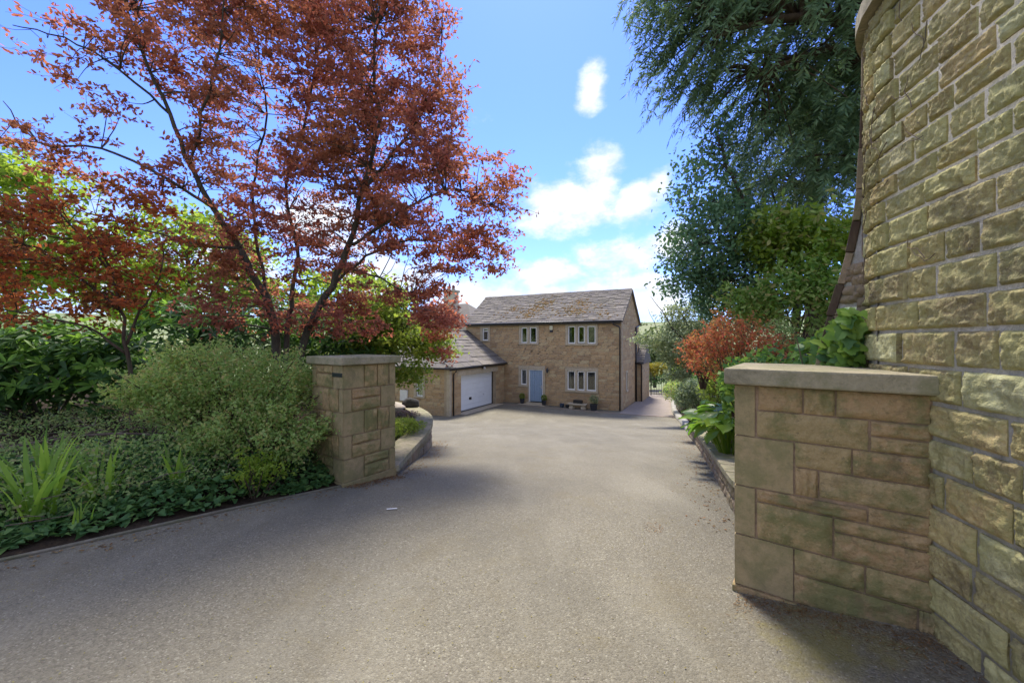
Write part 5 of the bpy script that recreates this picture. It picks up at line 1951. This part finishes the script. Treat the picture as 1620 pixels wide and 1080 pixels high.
def boulder(name, label, c, r, mat, seed):
    vs, fs = [], []
    n, m = 14, 9
    off = Vector((seed * 3.1, seed, 0))
    for j in range(m + 1):
        th = PI * j / m
        for i in range(n):
            ph = 2 * PI * i / n
            d = Vector((math.sin(th) * math.cos(ph), math.sin(th) * math.sin(ph), math.cos(th)))
            k = 1 + 0.28 * mnoise.noise(d * 1.7 + off) + 0.1 * mnoise.noise(d * 4 + off)
            vs.append((d.x * r[0] * k, d.y * r[1] * k, d.z * r[2] * k + r[2] * 0.8))
    for j in range(m):
        for i in range(n):
            fs.append((j * n + i, j * n + (i + 1) % n, (j + 1) * n + (i + 1) % n, (j + 1) * n + i))
    o = MB().add(vs, fs).build(name, mat, None, smooth=True, label=label, category='rock')
    o.location = c
    return o


boulder('dark_boulder', 'dark rounded boulder on the end of the curved planter', (-2.62, 10.3, -0.13), (0.22, 0.20, 0.15), 'boulder_dark', 3)
boulder('pale_boulder', 'pale flat boulder beside the dark one in the planter', (-3.0, 9.9, -0.17), (0.34, 0.25, 0.13), 'boulder_pale', 5)

# door-side pots, bench and tubs
for lab, x in (('clipped box plant in a dark pot left of the blue door', -6.3), ('clipped box plant in a dark pot right of the blue door', -4.76)):
    p = HW(x, -0.28, 0.03)
    t = thing('potted_box', lab, 'pot plant', p, 0, 'pots beside the front door')
    MB().lathe((0, 0, 0), [(0.11, 0), (0.15, 0.28), (0.165, 0.28), (0.165, 0.32), (0.13, 0.32), (0.12, 0.29)], 12).build('pot', 'pot_dark', t)
    rg_2 = np.random.default_rng(int(abs(x) * 100))
    pos = in_ellipsoids(rg_2, [((0, 0, 0.47), (0.19, 0.19, 0.20))], 700, 0.6)
    leaf_mesh('foliage', [leaf_arrays(rg_2, pos, 0.05, 0.6, 0.6, shape=KITE)], 'acer_green', t)
b = thing('stone_bench', 'low stone bench on two rounded feet under the ground-floor window', 'bench', HW(-2.5, -0.45, -0.02), HA)
MB().box(-0.58, 0.58, -0.2, 0.2, 0.262, 0.35).build('seat', 'surround_stone', b, bevel=0.015)
for sx in (-0.36, 0.36):
    MB().lathe((sx, 0, 0), [(0.17, 0), (0.19, 0.08), (0.15, 0.17), (0.16, 0.26)], 10).build('foot', 'surround_stone', b)
bx_ = MB().box(-0.27, 0.27, -0.1, 0.1, 0, 0.2).build('black_box', 'black_iron', None, bevel=0.01, label='black box standing on the stone bench', category='box')
bx_.location = HW(-2.5, -0.40, 0.33)
bx_.rotation_euler = (0, 0, HA)
t = thing('tub_plant', 'grey-green plant in a dark tub right of the stone bench', 'pot plant', HW(-1.5, -0.5, -0.03))
MB().lathe((0, 0, 0), [(0.17, 0), (0.23, 0.36), (0.25, 0.36), (0.25, 0.40), (0.2, 0.40), (0.19, 0.36)], 12).build('pot', 'pot_dark', t)
rg_2 = np.random.default_rng(5)
leaf_mesh('foliage', [leaf_arrays(rg_2, in_ellipsoids(rg_2, [((0, 0, 0.66), (0.28, 0.28, 0.28))], 420, 0.3), 0.09, 0.4, 0.8)], 'silver_green', t)
for lab, x, r in (('small blue glazed pot at the wall left of the bench', -3.55, 0.15), ('lower grey pot beside the blue pot at the wall', -3.2, 0.12)):
    o = MB().lathe((0, 0, 0), [(r * 0.7, 0), (r, r * 0.9), (r * 0.9, r * 1.5), (r, r * 1.6), (r * 0.8, r * 1.6), (r * 0.75, r * 1.3)], 12).build('glazed_pot' if r > .13 else 'clay_pot', 'pot_blue' if r > .13 else 'pot_dark', None, smooth=True, label=lab, category='pot')
    o.location = HW(x, -0.32, -0.01)

# ------------------------------------------------------------------ right-hand bank
def conifer(name, label, trunk, ells, nspray, mat, seed, slen=0.7, needles=34, group=None, limbs=()):
    """drooping feathery sprays hung through the crown"""
    rg = np.random.default_rng(seed)
    base = np.array(trunk[0])
    t = thing(name, label, 'tree', tuple(base), 0, group)
    T = [np.array(p) - base for p in trunk]
    cen = in_ellipsoids(rg, [((np.array(e[0]) - base), *e[1:]) for e in ells], nspray, 0.35)
    mb = MB()
    sp = smooth_path(T, 4)
    mb.tube(sp, [0.30 * (1 - 0.8 * i / len(sp)) for i in range(len(sp))], 9)
    L = [(T, 0.3, 0.06)]
    for pl, a, b_ in limbs:
        q = [np.array(p) - base for p in pl]
        L.append((q, a, b_))
        s2 = smooth_path(q, 4)
        mb.tube(s2, [a + (b_ - a) * i / len(s2) for i in range(len(s2))], 7)
    lp, lr = limb_points(L)
    # scaffold branches to every 5th spray
    for c in cen[::4]:
        i = int(np.argmin(np.linalg.norm(lp - c, axis=1) + 0.6 * np.maximum(0, lp[:, 2] - c[2])))
        a = lp[i]
        mb.tube(smooth_path([a, (a + c) / 2 + np.array([0, 0, 0.25]), c], 3), [0.028, 0.024, 0.02, 0.016, 0.012, 0.009, 0.006], 4, False)
    mb.build('trunk', 'bark_red', t, smooth=True)
    # sprays: axis leaves the trunk outwards and droops
    out = cen - np.array([T[0][0], T[0][1], 0])
    out[:, 2] = 0
    out = unit(out + rg.normal(size=out.shape) * 0.5)
    P, D, N = [], [], []
    tt = np.linspace(0.05, 1, needles // 2)
    for i in range(len(cen)):
        l = slen * rg.uniform(0.6, 1.25)
        o = out[i]
        dr_ = rg.uniform(0.5, 1.1)
        ax = cen[i] + np.outer(tt, o) * l * 0.7 + np.outer(tt ** 1.8, [0, 0, -1]) * l * dr_
        tang = np.gradient(ax, axis=0)
        tang = unit(tang)
        side = unit(np.cross(tang, np.array([0, 0, 1.0]) + 1e-3))
        for sg in (-1, 1):
            P.append(ax)
            D.append(tang * 0.8 + side * sg * 0.9 + np.array([0, 0, -0.35]))
            N.append(np.cross(tang, side) + rg.normal(size=tang.shape) * 0.15)
    P, D, N = np.concatenate(P), np.concatenate(D), np.concatenate(N)
    leaf_mesh('crown', [leaf_arrays(rg, P, slen * 0.25, 0.17, dirs=D, nrms=N, shape=KITE, fold=0.1)], mat, t)
    return t


conifer('dark_conifer', 'dark drooping conifer overhanging from behind the tall curved wall', [(7.3, 7.6, 0.6), (7.2, 7.6, 3.5), (7.0, 7.5, 7.0), (6.8, 7.5, 10.5)],
        [(PT(1250, 60, 7.4), (2.6, 1.9, 1.5), 1.2), (PT(1130, 60, 7.0), (0.75, 1.1, 0.95), 1.5), (PT(1280, 210, 7.6), (1.5, 1.4, 1.2)), (PT(1220, -80, 7.4), (2.6, 1.9, 1.5)), (PT(1090, -10, 6.9), (0.7, 0.9, 0.5), 1.5), (PT(1400, 60, 7.2), (1.6, 1.6, 2.4))],
        1900, 'yew', 81, 0.62, 42, limbs=[([(7.2, 7.6, 5.6), PT(1340, 85, 7.3), PT(1260, 95, 7.0), PT(1180, 130, 6.8)], 0.09, 0.02), ([(7.1, 7.6, 6.4), PT(1330, 40, 7.0), PT(1230, 30, 6.6), PT(1130, 60, 6.4)], 0.10, 0.02)])
conifer('pale_conifer', 'softer grey-green conifer further back under the dark overhanging one', [(8.0, 10.5, 0.8), (8.0, 10.5, 4.0), (7.9, 10.5, 8.5)],
        [(PT(1270, 250, 10.0), (1.9, 1.3, 1.7)), (PT(1230, 310, 9.8), (1.3, 1.1, 0.7)), (PT(1320, 160, 10.2), (1.7, 1.3, 1.6))], 760, 'yew_pale', 82, 0.55, 44)

# holly, leaning over the bank
H0 = (5.6, 8.0, 0.6)
hl = [([H0, PT(1262, 470, 7.9), PT(1255, 415, 7.8), PT(1215, 375, 7.7), PT(1180, 325, 7.6), PT(1150, 260, 7.5), PT(1135, 215, 7.5)], 0.085, 0.015), ([PT(1215, 375, 7.7), PT(1160, 380, 7.7), PT(1100, 390, 7.8)], 0.04, 0.01), ([PT(1180, 325, 7.6), PT(1130, 320, 7.7), PT(1085, 330, 7.8)], 0.03, 0.01), ([PT(1255, 415, 7.8), PT(1200, 430, 7.8), PT(1140, 450, 7.9)], 0.04, 0.01), ([PT(1215, 375, 7.7), PT(1225, 320, 7.9), PT(1210, 270, 8.0)], 0.03, 0.008)]
he = [(PT(1125, 385, 7.8), (0.85, 0.8, 0.8), 1.3), (PT(1120, 290, 7.7), (0.6, 0.6, 0.7)), (PT(1145, 225, 7.6), (0.45, 0.5, 0.35), 0.6), (PT(1160, 440, 7.9), (0.9, 0.8, 0.55), 1.2), (PT(1190, 360, 7.8), (0.5, 0.6, 0.5), 0.6), (PT(1085, 430, 8.0), (0.4, 0.5, 0.55))]
tree('holly_tree', 'dark glossy holly leaning out from the bank below the conifer', hl, he, 230, 48, 0.17, 0.082, 0.55, 'holly', 'bark', 83, 0.6, 0.7, twig_r=0.012, shell=0.35)

bush('elder_bush', 'bright green leafy bush between the holly and the tall wall', PT(1265, 395, 7.0), (1.05, 0.9, 0.75), 5200, 0.12, 0.45, 'spring_green', 84, 16, 0.9, lumps=12, sprigs=70, sprig_len=0.5, sprig_n=12, mat2='bush_green', frac2=0.35)
bush('bank_bush', 'green shrub filling the bank below the bright bush', PT(1260, 480, 6.6), (1.1, 0.8, 0.75), 5200, 0.085, 0.5, 'bush_green', 85, 18, 0.8, lumps=12, sprigs=80, sprig_len=0.4, sprig_n=12, mat2='ivy_light', frac2=0.5)
bush('dark_bank_shrub', 'dark green shrub under the holly behind the orange shrub', PT(1170, 490, 8.4), (1.15, 0.8, 0.8), 4200, 0.09, 0.5, 'holly', 86, 14, 0.7, lumps=9)
bush('orange_shrub', 'fiery orange-red shrub behind the gate pier cap', PT(1168, 570, 5.6), (0.64, 0.5, 0.64), 3400, 0.040, 0.5, 'orange_shrub', 87, 110, 0.6, KITE, lumps=18, stem_r=0.006, sprigs=170, sprig_len=0.32, sprig_n=16)
bush('red_shrub', 'smaller red-leaved shrub left of the orange shrub', PT(1112, 565, 6.4), (0.34, 0.3, 0.36), 1200, 0.045, 0.45, 'orange_shrub', 88, 36, 0.7, KITE, lumps=7, stem_r=0.006, sprigs=60, sprig_len=0.26, sprig_n=16)
bush('twiggy_shrub', 'thin brown twiggy shrub between the orange shrub and the ivy', PT(1228, 545, 5.6), (0.3, 0.35, 0.5), 1500, 0.035, 0.45, 'undergrowth', 89, 60, 0.7, KITE, lumps=6, stem_r=0.007)
bush('variegated_bush', 'neat grey-green variegated bush hanging over the low wall', PT(1098, 632, 9.6), (0.52, 0.55, 0.62), 5200, 0.055, 0.45, 'variegated', 90, 14, 0.7, KITE, lumps=14, sprigs=60, sprig_len=0.18)
bush('yellowish_bush', 'yellow-green bush between the variegated bush and the broad leaves', PT(1128, 615, 8.2), (0.42, 0.45, 0.42), 2600, 0.055, 0.5, 'acer_green', 91, 12, 0.8, KITE, lumps=8)
bush('low_euonymus', 'low bright green cover on top of the low wall beside the broad leaves', (3.1, 4.75, -0.02 + 0.18), (0.36, 0.5, 0.2), 1700, 0.05, 0.6, 'ivy_light', 92, 6, 1.0, KITE, lumps=6, category='plant')

# silver-green tree near the house corner and the greenery around the gate
T0 = (8.7, 16.8, -1.5)
tl = [([T0, (8.5, 16.8, 0.0), (8.1, 16.8, 1.2), (7.4, 16.9, 2.4), (6.9, 17.0, 3.4)], 0.09, 0.015), ([(8.5, 16.8, 0.0), (7.6, 17.2, 0.9), (6.6, 17.4, 1.5), (5.6, 17.5, 1.9)], 0.05, 0.01), ([(8.1, 16.8, 1.2), (7.0, 16.6, 1.8), (6.2, 16.5, 2.9), (5.7, 16.5, 3.5)], 0.04, 0.006), ([(8.1, 16.8, 1.2), (8.6, 17.0, 2.2), (8.8, 17.0, 3.2)], 0.04, 0.01), ([(6.9, 17.0, 3.4), (6.6, 17.0, 3.9), (6.1, 17.0, 4.2)], 0.02, 0.005), ([(6.6, 17.4, 1.5), (6.2, 17.4, 2.4), (5.9, 17.4, 3.1)], 0.022, 0.005)]
te = [((7.3, 16.9, 1.35), (1.15, 1.0, 1.0), 1.2), ((6.1, 17.3, 1.65), (0.85, 0.6, 0.35), 0.8), ((8.0, 16.8, 2.7), (0.8, 0.8, 0.9)), ((7.5, 16.9, 0.35), (0.9, 0.8, 0.6)), ((6.9, 16.9, 2.6), (0.55, 0.5, 0.6), 0.5), ((7.6, 16.9, -0.4), (0.6, 0.6, 0.4))]
tree('silver_tree', 'silvery green open-branched tree arching towards the house corner', tl, te, 250, 50, 0.20, 0.11, 0.5, 'silver_green', 'bark', 93, 0.8, 0.45, twig_r=0.012)
bush('gold_bush', 'golden yellow bush behind the iron gate', (12.0, 33.5, -0.75), (1.15, 1.0, 0.75), 2600, 0.16, 0.5, 'gold', 94, 8, 0.8, KITE, lumps=9)
bush('gate_bush', 'green bush right of the iron gate under the silver tree', (12.6, 29.0, -1.0), (1.3, 1.2, 1.5), 4200, 0.14, 0.5, 'acer_green', 95, 12, 0.8, KITE, lumps=10)
bush('path_bush', 'mixed green bush beside the side path', (9.6, 21.8, -1.1), (1.3, 1.2, 1.2), 4600, 0.11, 0.5, 'bush_green', 96, 12, 0.8, KITE, lumps=10)
bush('hedge_bush', 'dark low hedge seen through the iron gate bars', (11.6, 35.5, -1.75), (2.8, 0.9, 0.9), 3600, 0.16, 0.5, 'ivy', 97, 8, 0.8, KITE, lumps=10)
bush('bank_laurel', 'dense green laurel on the bank behind the variegated bush', (6.9, 13.0, 0.2), (1.2, 1.2, 1.2), 4600, 0.12, 0.45, 'rhodo', 98, 12, 0.8, lumps=10, mat2='rhodo_new', frac2=0.3)

# broad-leaved plants: each big leaf its own piece
big_me = {}


def big_leaf_mesh(i, mat):
    if (i, mat) not in big_me:
        rnd_ = random.Random(i + 50)
        vs, fs = [], []
        m = 6
        for k in range(m + 1):
            t = k / m
            w = 0.27 * math.sin(PI * min(1, t * 0.93 + 0.07)) ** 0.75 * (1 + 0.12 * rnd_.uniform(-1, 1))
            z = 0.30 * t - 0.42 * t * t
            rip = 0.03 * rnd_.uniform(-1, 1)
            vs += [(t, -w, z + 0.06 + rip), (t, -w * 0.5, z + 0.015), (t, 0, z), (t, w * 0.5, z + 0.015), (t, w, z + 0.06 - rip)]
        for k in range(m):
            for q in range(4):
                a = k * 5 + q
                fs.append((a, a + 1, a + 6, a + 5))
        me = bpy.data.meshes.new('leaf')
        me.from_pydata(vs, [], fs)
        me.materials.append(MATS[mat])
        me.polygons.foreach_set('use_smooth', np.ones(len(fs), bool))
        big_me[(i, mat)] = me
    return big_me[(i, mat)]


rnd = random.Random(71)
for lab, x, y, n, ln, R_ in (('bright broad-leaved plant spilling over the low wall, nearest the gate pier', 2.98, 5.45, 46, 0.34, 0.42), ('broad-leaved plant behind the nearest one on the low wall', 3.35, 6.35, 40, 0.34, 0.42), ('farthest broad-leaved plant on the low wall beside the yellow-green bush', 3.75, 7.25, 28, 0.30, 0.36)):
    z0 = low_top(y) - 0.04
    c = thing('broad_leaf_plant', lab, 'plant', (x, y, z0), 0, 'broad-leaved plants on the low wall')
    st_ = MB()
    for i in range(n):
        a = rnd.uniform(0, 2 * PI)
        r = R_ * math.sqrt(rnd.random()) * 0.8
        hgt = 0.15 + 0.62 * (1 - (r / R_) ** 2) * rnd.uniform(0.5, 1.0)
        o = bpy.data.objects.new('leaf', big_leaf_mesh(rnd.randrange(6), 'broad_leaf'))
        p = (r * math.cos(a), r * math.sin(a), hgt)
        o.location = p
        s = ln * rnd.uniform(0.65, 1.15)
        o.scale = (s, s * 1.1, s)
        o.rotation_euler = (rnd.uniform(-0.35, 0.35), rnd.uniform(-0.25, 0.65), a + rnd.uniform(-0.5, 0.5))
        link(o, c)
        st_.tube([(p[0] * 0.25, p[1] * 0.25, -0.05), (p[0] * 0.7, p[1] * 0.7, hgt * 0.6), p], [0.008, 0.007, 0.005], 4, False)
    st_.build('stems', 'spring_green', c, kind='stuff')

# ivy on the bank behind the pier and at the foot of the tall wall
ivy_me = {}


def ivy_leaf_mesh(i, mat):
    if (i, mat) not in ivy_me:
        k = 1 + 0.1 * ((i * 37) % 5 - 2)
        pts = [(0, 0), (-0.12, 0.36 * k), (0.18, 0.55), (0.42, 0.30), (0.72, 0.26 * k), (1.0, 0.0)]
        vs = [(x, 0, 0.0 - 0.10 * x * x) for x, w in pts]
        fs = []
        n = len(pts)
        for sg in (1, -1):
            b_ = len(vs)
            vs += [(x, sg * w, 0.12 * w - 0.10 * x * x) for x, w in pts]
            for q in range(n - 1):
                f = (q, q + 1, b_ + q + 1, b_ + q)
                fs.append(f if sg < 0 else f[::-1])
        me = bpy.data.meshes.new('leaf')
        me.from_pydata(vs, [], fs)
        me.validate()
        me.materials.append(MATS[mat])
        ivy_me[(i, mat)] = me
    return ivy_me[(i, mat)]


iv = thing('wall_ivy', 'large-leaved ivy climbing at the foot of the tall wall behind the pier cap', 'ivy', (2.5, 3.3, 0.9))
rg = np.random.default_rng(17)
stv = MB()
n_iv = 0
for i in range(520):
    if n_iv >= 285:
        break
    f = rg.random()
    # a sheet from the bank up to the wall's end
    f = 0.2 + 0.8 * f
    p = np.array([0.0, max(2.62, 3.50 - 1.05 * f) - abs(rg.normal()) * 0.03 + rg.normal() * 0.08 * (1 - f), 0.0])
    p[0] = (1235 + (1362 - 1235) * f - 810) / 630 * p[1]
    top = 1.50 + 0.36 * f ** 1.3
    zlo = 1.10 + 0.34 * min(1, max(0, (f - 0.4) * 3))
    p[2] = zlo + (top - zlo) * rg.random() ** 0.9
    o = bpy.data.objects.new('leaf', ivy_leaf_mesh(int(rg.integers(5)), 'ivy_light' if rg.random() < 0.62 else 'ivy'))
    o.location = p - np.array([2.5, 3.3, 0.9])
    s = rg.uniform(0.055, 0.105)
    o.scale = (s, s, s)
    q = Vector((-0.35 + rg.normal() * 0.4, -0.8 + rg.normal() * 0.35, 0.65 + rg.normal() * 0.35)).to_track_quat('Z', 'X')
    o.rotation_mode = 'QUATERNION'
    from mathutils import Quaternion
    o.rotation_quaternion = q @ Quaternion((0, 0, 1), rg.uniform(0, 2 * PI))
    link(o, iv)
    n_iv += 1
for i in range(26):
    f = rg.random()
    y = 3.65 - 0.8 * f
    x = (1235 + 125 * f - 810) / 630 * y
    a = np.array([x, y + 0.1, 0.7]) - np.array([2.5, 3.3, 0.9])
    b_ = a + np.array([rg.normal() * 0.15, -0.1, 0.5 + 0.5 * f])
    stv.tube([a, (a + b_) / 2 + rg.normal(size=3) * 0.05, b_], [0.007, 0.006, 0.003], 4, False)
stv.build('stems', 'dead_wood', iv, kind='stuff')
bush('bank_ivy', 'mass of smaller ivy leaves on the bank right behind the pier cap', (2.62, 4.1, 1.05), (0.62, 0.5, 0.55), 2300, 0.065, 0.85, 'ivy_light', 101, 8, 0.8, IVYS, lumps=8, mat2='ivy', frac2=0.4, category='ivy')

# old dead ivy stems on the tall wall
rg = np.random.default_rng(23)
dv = thing('dead_ivy_stem', 'thin dead ivy stems clinging to the face of the tall curved wall', 'dead stems', (2.12, 1.99, 1.2))
mb = MB()
for i in range(26):
    s = rg.uniform(-0.1, 0.72)
    z = rg.uniform(1.9, 3.4)
    pts = []
    a = rg.uniform(-1.2, 1.2)
    for k in range(6):
        c, h = wp(s)
        n = Vector((-math.cos(rad(h)), math.sin(rad(h)), 0))
        pts.append(c + n * 0.036 + Vector((0, 0, z - 1.2)))
        a += rg.normal() * 0.5
        s += 0.035 * math.cos(a)
        z += 0.045 * math.sin(a)
    mb.tube(pts, [0.0028, 0.0026, 0.0022, 0.002, 0.0016, 0.001], 4, False)
mb.build('stems', 'dead_wood', dv, kind='stuff')

# ------------------------------------------------------------------ far trees across the valley
rg = np.random.default_rng(111)
for i, (x, y, h, w, lab) in enumerate((
        (17.0, 52, 7.0, 3.2, 'round green tree on the slope beyond the iron gate'),
        (21.5, 60, 8.0, 3.6, 'taller green tree behind the one beyond the gate'),
        (13.5, 66, 6.0, 3.4, 'distant tree against the pale field left of the silver tree'),
        (29.0, 58, 9.0, 4.0, 'distant tree mostly hidden behind the silver tree'))):
    gz_ = land_z(x, y)
    c = (x, y, gz_ + h * 0.6)
    tree('valley_tree', lab, [([(x, y, gz_ - 0.3), (x, y, gz_ + h * 0.35), c, (x + 0.3, y, gz_ + h * 0.85)], 0.25, 0.05), ([(x, y, gz_ + h * 0.35), (x + w * 0.5, y, c[2])], 0.1, 0.03), ([(x, y, gz_ + h * 0.35), (x - w * 0.5, y, c[2])], 0.1, 0.03)],
         [(c, (w, w, h * 0.42)), ((x - w * 0.4, y, c[2] - 0.8), (w * 0.6, w * 0.6, h * 0.3))], 90, 40, 0.6, 0.42, 0.6, 'far_green', 'bark', 120 + i, 0.8, 0.6, KITE, group='trees on the valley slope')
# hedgerow trees across the far fields, one mass
P = []
for i in range(260):
    a = rg.uniform(-0.9, 0.9)
    r = rg.uniform(500, 1600)
    x, y = r * math.sin(a), r * math.cos(a)
    z = land_z(x, y)
    P.append(np.array([x, y, z]) + rg.normal(size=(26, 3)) * np.array([10, 5, 3.0]) + np.array([0, 0, 3]))
P = np.concatenate(P)
leaf_mesh('far_wood', [leaf_arrays(rg, P, 7.0, 0.8, 0.5, shape=KITE)], 'far_green', None, kind='stuff', label='hedgerows and copses on the far hillside')

# ------------------------------------------------------------------ litter on the drive
rg = np.random.default_rng(131)


def litter(name, label, pts, size, aspect, mat):
    P = np.array([(x, y, drive_z(x, y) + 0.006) for x, y in pts])
    leaf_mesh(name, [leaf_arrays(rg, P, size, aspect, 6.0, shape=KITE, fold=0.15)], mat, None, kind='stuff', label=label)


pts = []
for i in range(1100):                     # brown bits under the pier and along the tall wall
    f = rg.random()
    x = 1.42 + 0.72 * f
    y = 2.50 - 0.55 * f
    d = abs(rg.normal()) * 0.11
    pts.append((x - 0.61 * d, y - 0.793 * d))
for i in range(700):
    s = -rg.random() * 1.6
    c, h = wp(s)
    d = 0.02 + abs(rg.normal()) * 0.10
    pts.append((2.12 + c.x - d * 0.97, 1.99 + c.y + d * 0.2))
litter('needle_litter', 'reddish brown needles and bits at the foot of the pier and tall wall', pts, 0.026, 0.13, 'dead_leaf')
pts = []
for i in range(1900):                      # along the kerb, pillar, planter, low wall
    k = rg.integers(4)
    if k == 0:
        t = rg.random() * (len(kerb3) - 1)
        p = kerb3[int(t)]
        d = 0.03 + abs(rg.normal()) * 0.10
        pts.append((p.x + 0.74 * d + rg.normal() * .1, p.y - 0.68 * d + rg.normal() * .1))
    elif k == 1:
        s = rg.random() * 4.5
        p = ppt(s)
        d = 0.03 + abs(rg.normal()) * 0.22
        pts.append((p.x + d, p.y - 0.1 * d))
    elif k == 2:
        s = rg.random() * 9
        p = rpt(s)
        d = 0.03 + abs(rg.normal()) * 0.22
        pts.append((p.x - 0.93 * d, p.y + 0.36 * d))
    else:
        f = rg.random()
        d = abs(rg.normal()) * 0.12
        pts.append((-2.03 + 0.44 * f + 0.82 * d, 4.8 + 0.63 * f - 0.58 * d))
litter('leaf_litter', 'dry leaves gathered along the edges of the drive', pts, 0.032, 0.5, 'dead_leaf')
pts = [(-3.4 + 5.0 * rg.random() ** 1.4 + rg.normal() * .2, 1.2 + 3.2 * rg.random()) for i in range(2200)]
pts = [p for p in pts if (p[0] + 2.06) * 0.68 - (p[1] - 4.8) * 0.74 > 0.15]
litter('catkin_litter', 'tiny yellowish catkin bits scattered over the near drive', pts, 0.013, 0.4, 'catkin')
gv, gf = [], []
for i in range(5200):
    x, y = -3.6 + 6.0 * rg.random(), 0.9 + 5.0 * rg.random() ** 1.5
    if (x + 2.06) * 0.68 - (y - 4.8) * 0.74 < 0.05 or x > 2.0 or (x > 1.2 and y < 3.2 and (x - 1.345) * 0.61 + (y - 2.53) * 0.793 > -0.02):
        continue
    r = rg.uniform(0.0022, 0.0055)
    z = drive_z(x, y) + r * 0.3
    b_ = len(gv)
    a = rg.uniform(0, PI)
    for k in range(4):
        gv.append((x + r * math.cos(a + k * PI / 2) * rg.uniform(.7, 1.3), y + r * math.sin(a + k * PI / 2) * rg.uniform(.7, 1.3), z))
    gv.append((x, y, z + r * 0.9))
    gf += [(b_ + k, b_ + (k + 1) % 4, b_ + 4) for k in range(4)]
mesh_np('loose_grit', np.array(gv), [np.array(gf)], 'grit', None, kind='stuff', label='loose grit and tiny stones on the tarmac')
# a clump of dry grass clippings and a pale scrap
pts = [(1.25 + rg.normal() * 0.05, 3.50 + rg.normal() * 0.05) for i in range(60)]
litter('grass_clipping', 'small heap of dry grass on the drive before the low wall', pts, 0.045, 0.08, 'dead_leaf')
sp_ = MB().box(-0.05, 0.05, -0.010, 0.010, 0.002, 0.006).build('paper_scrap', 'meter_white', None, label='pale paper scrap lying on the drive before the pillar', category='litter')
sp_.location = (-1.20, 3.98, drive_z(-1.2, 3.98) + 0.003)
sp_.rotation_euler = (0, 0, 0.2)
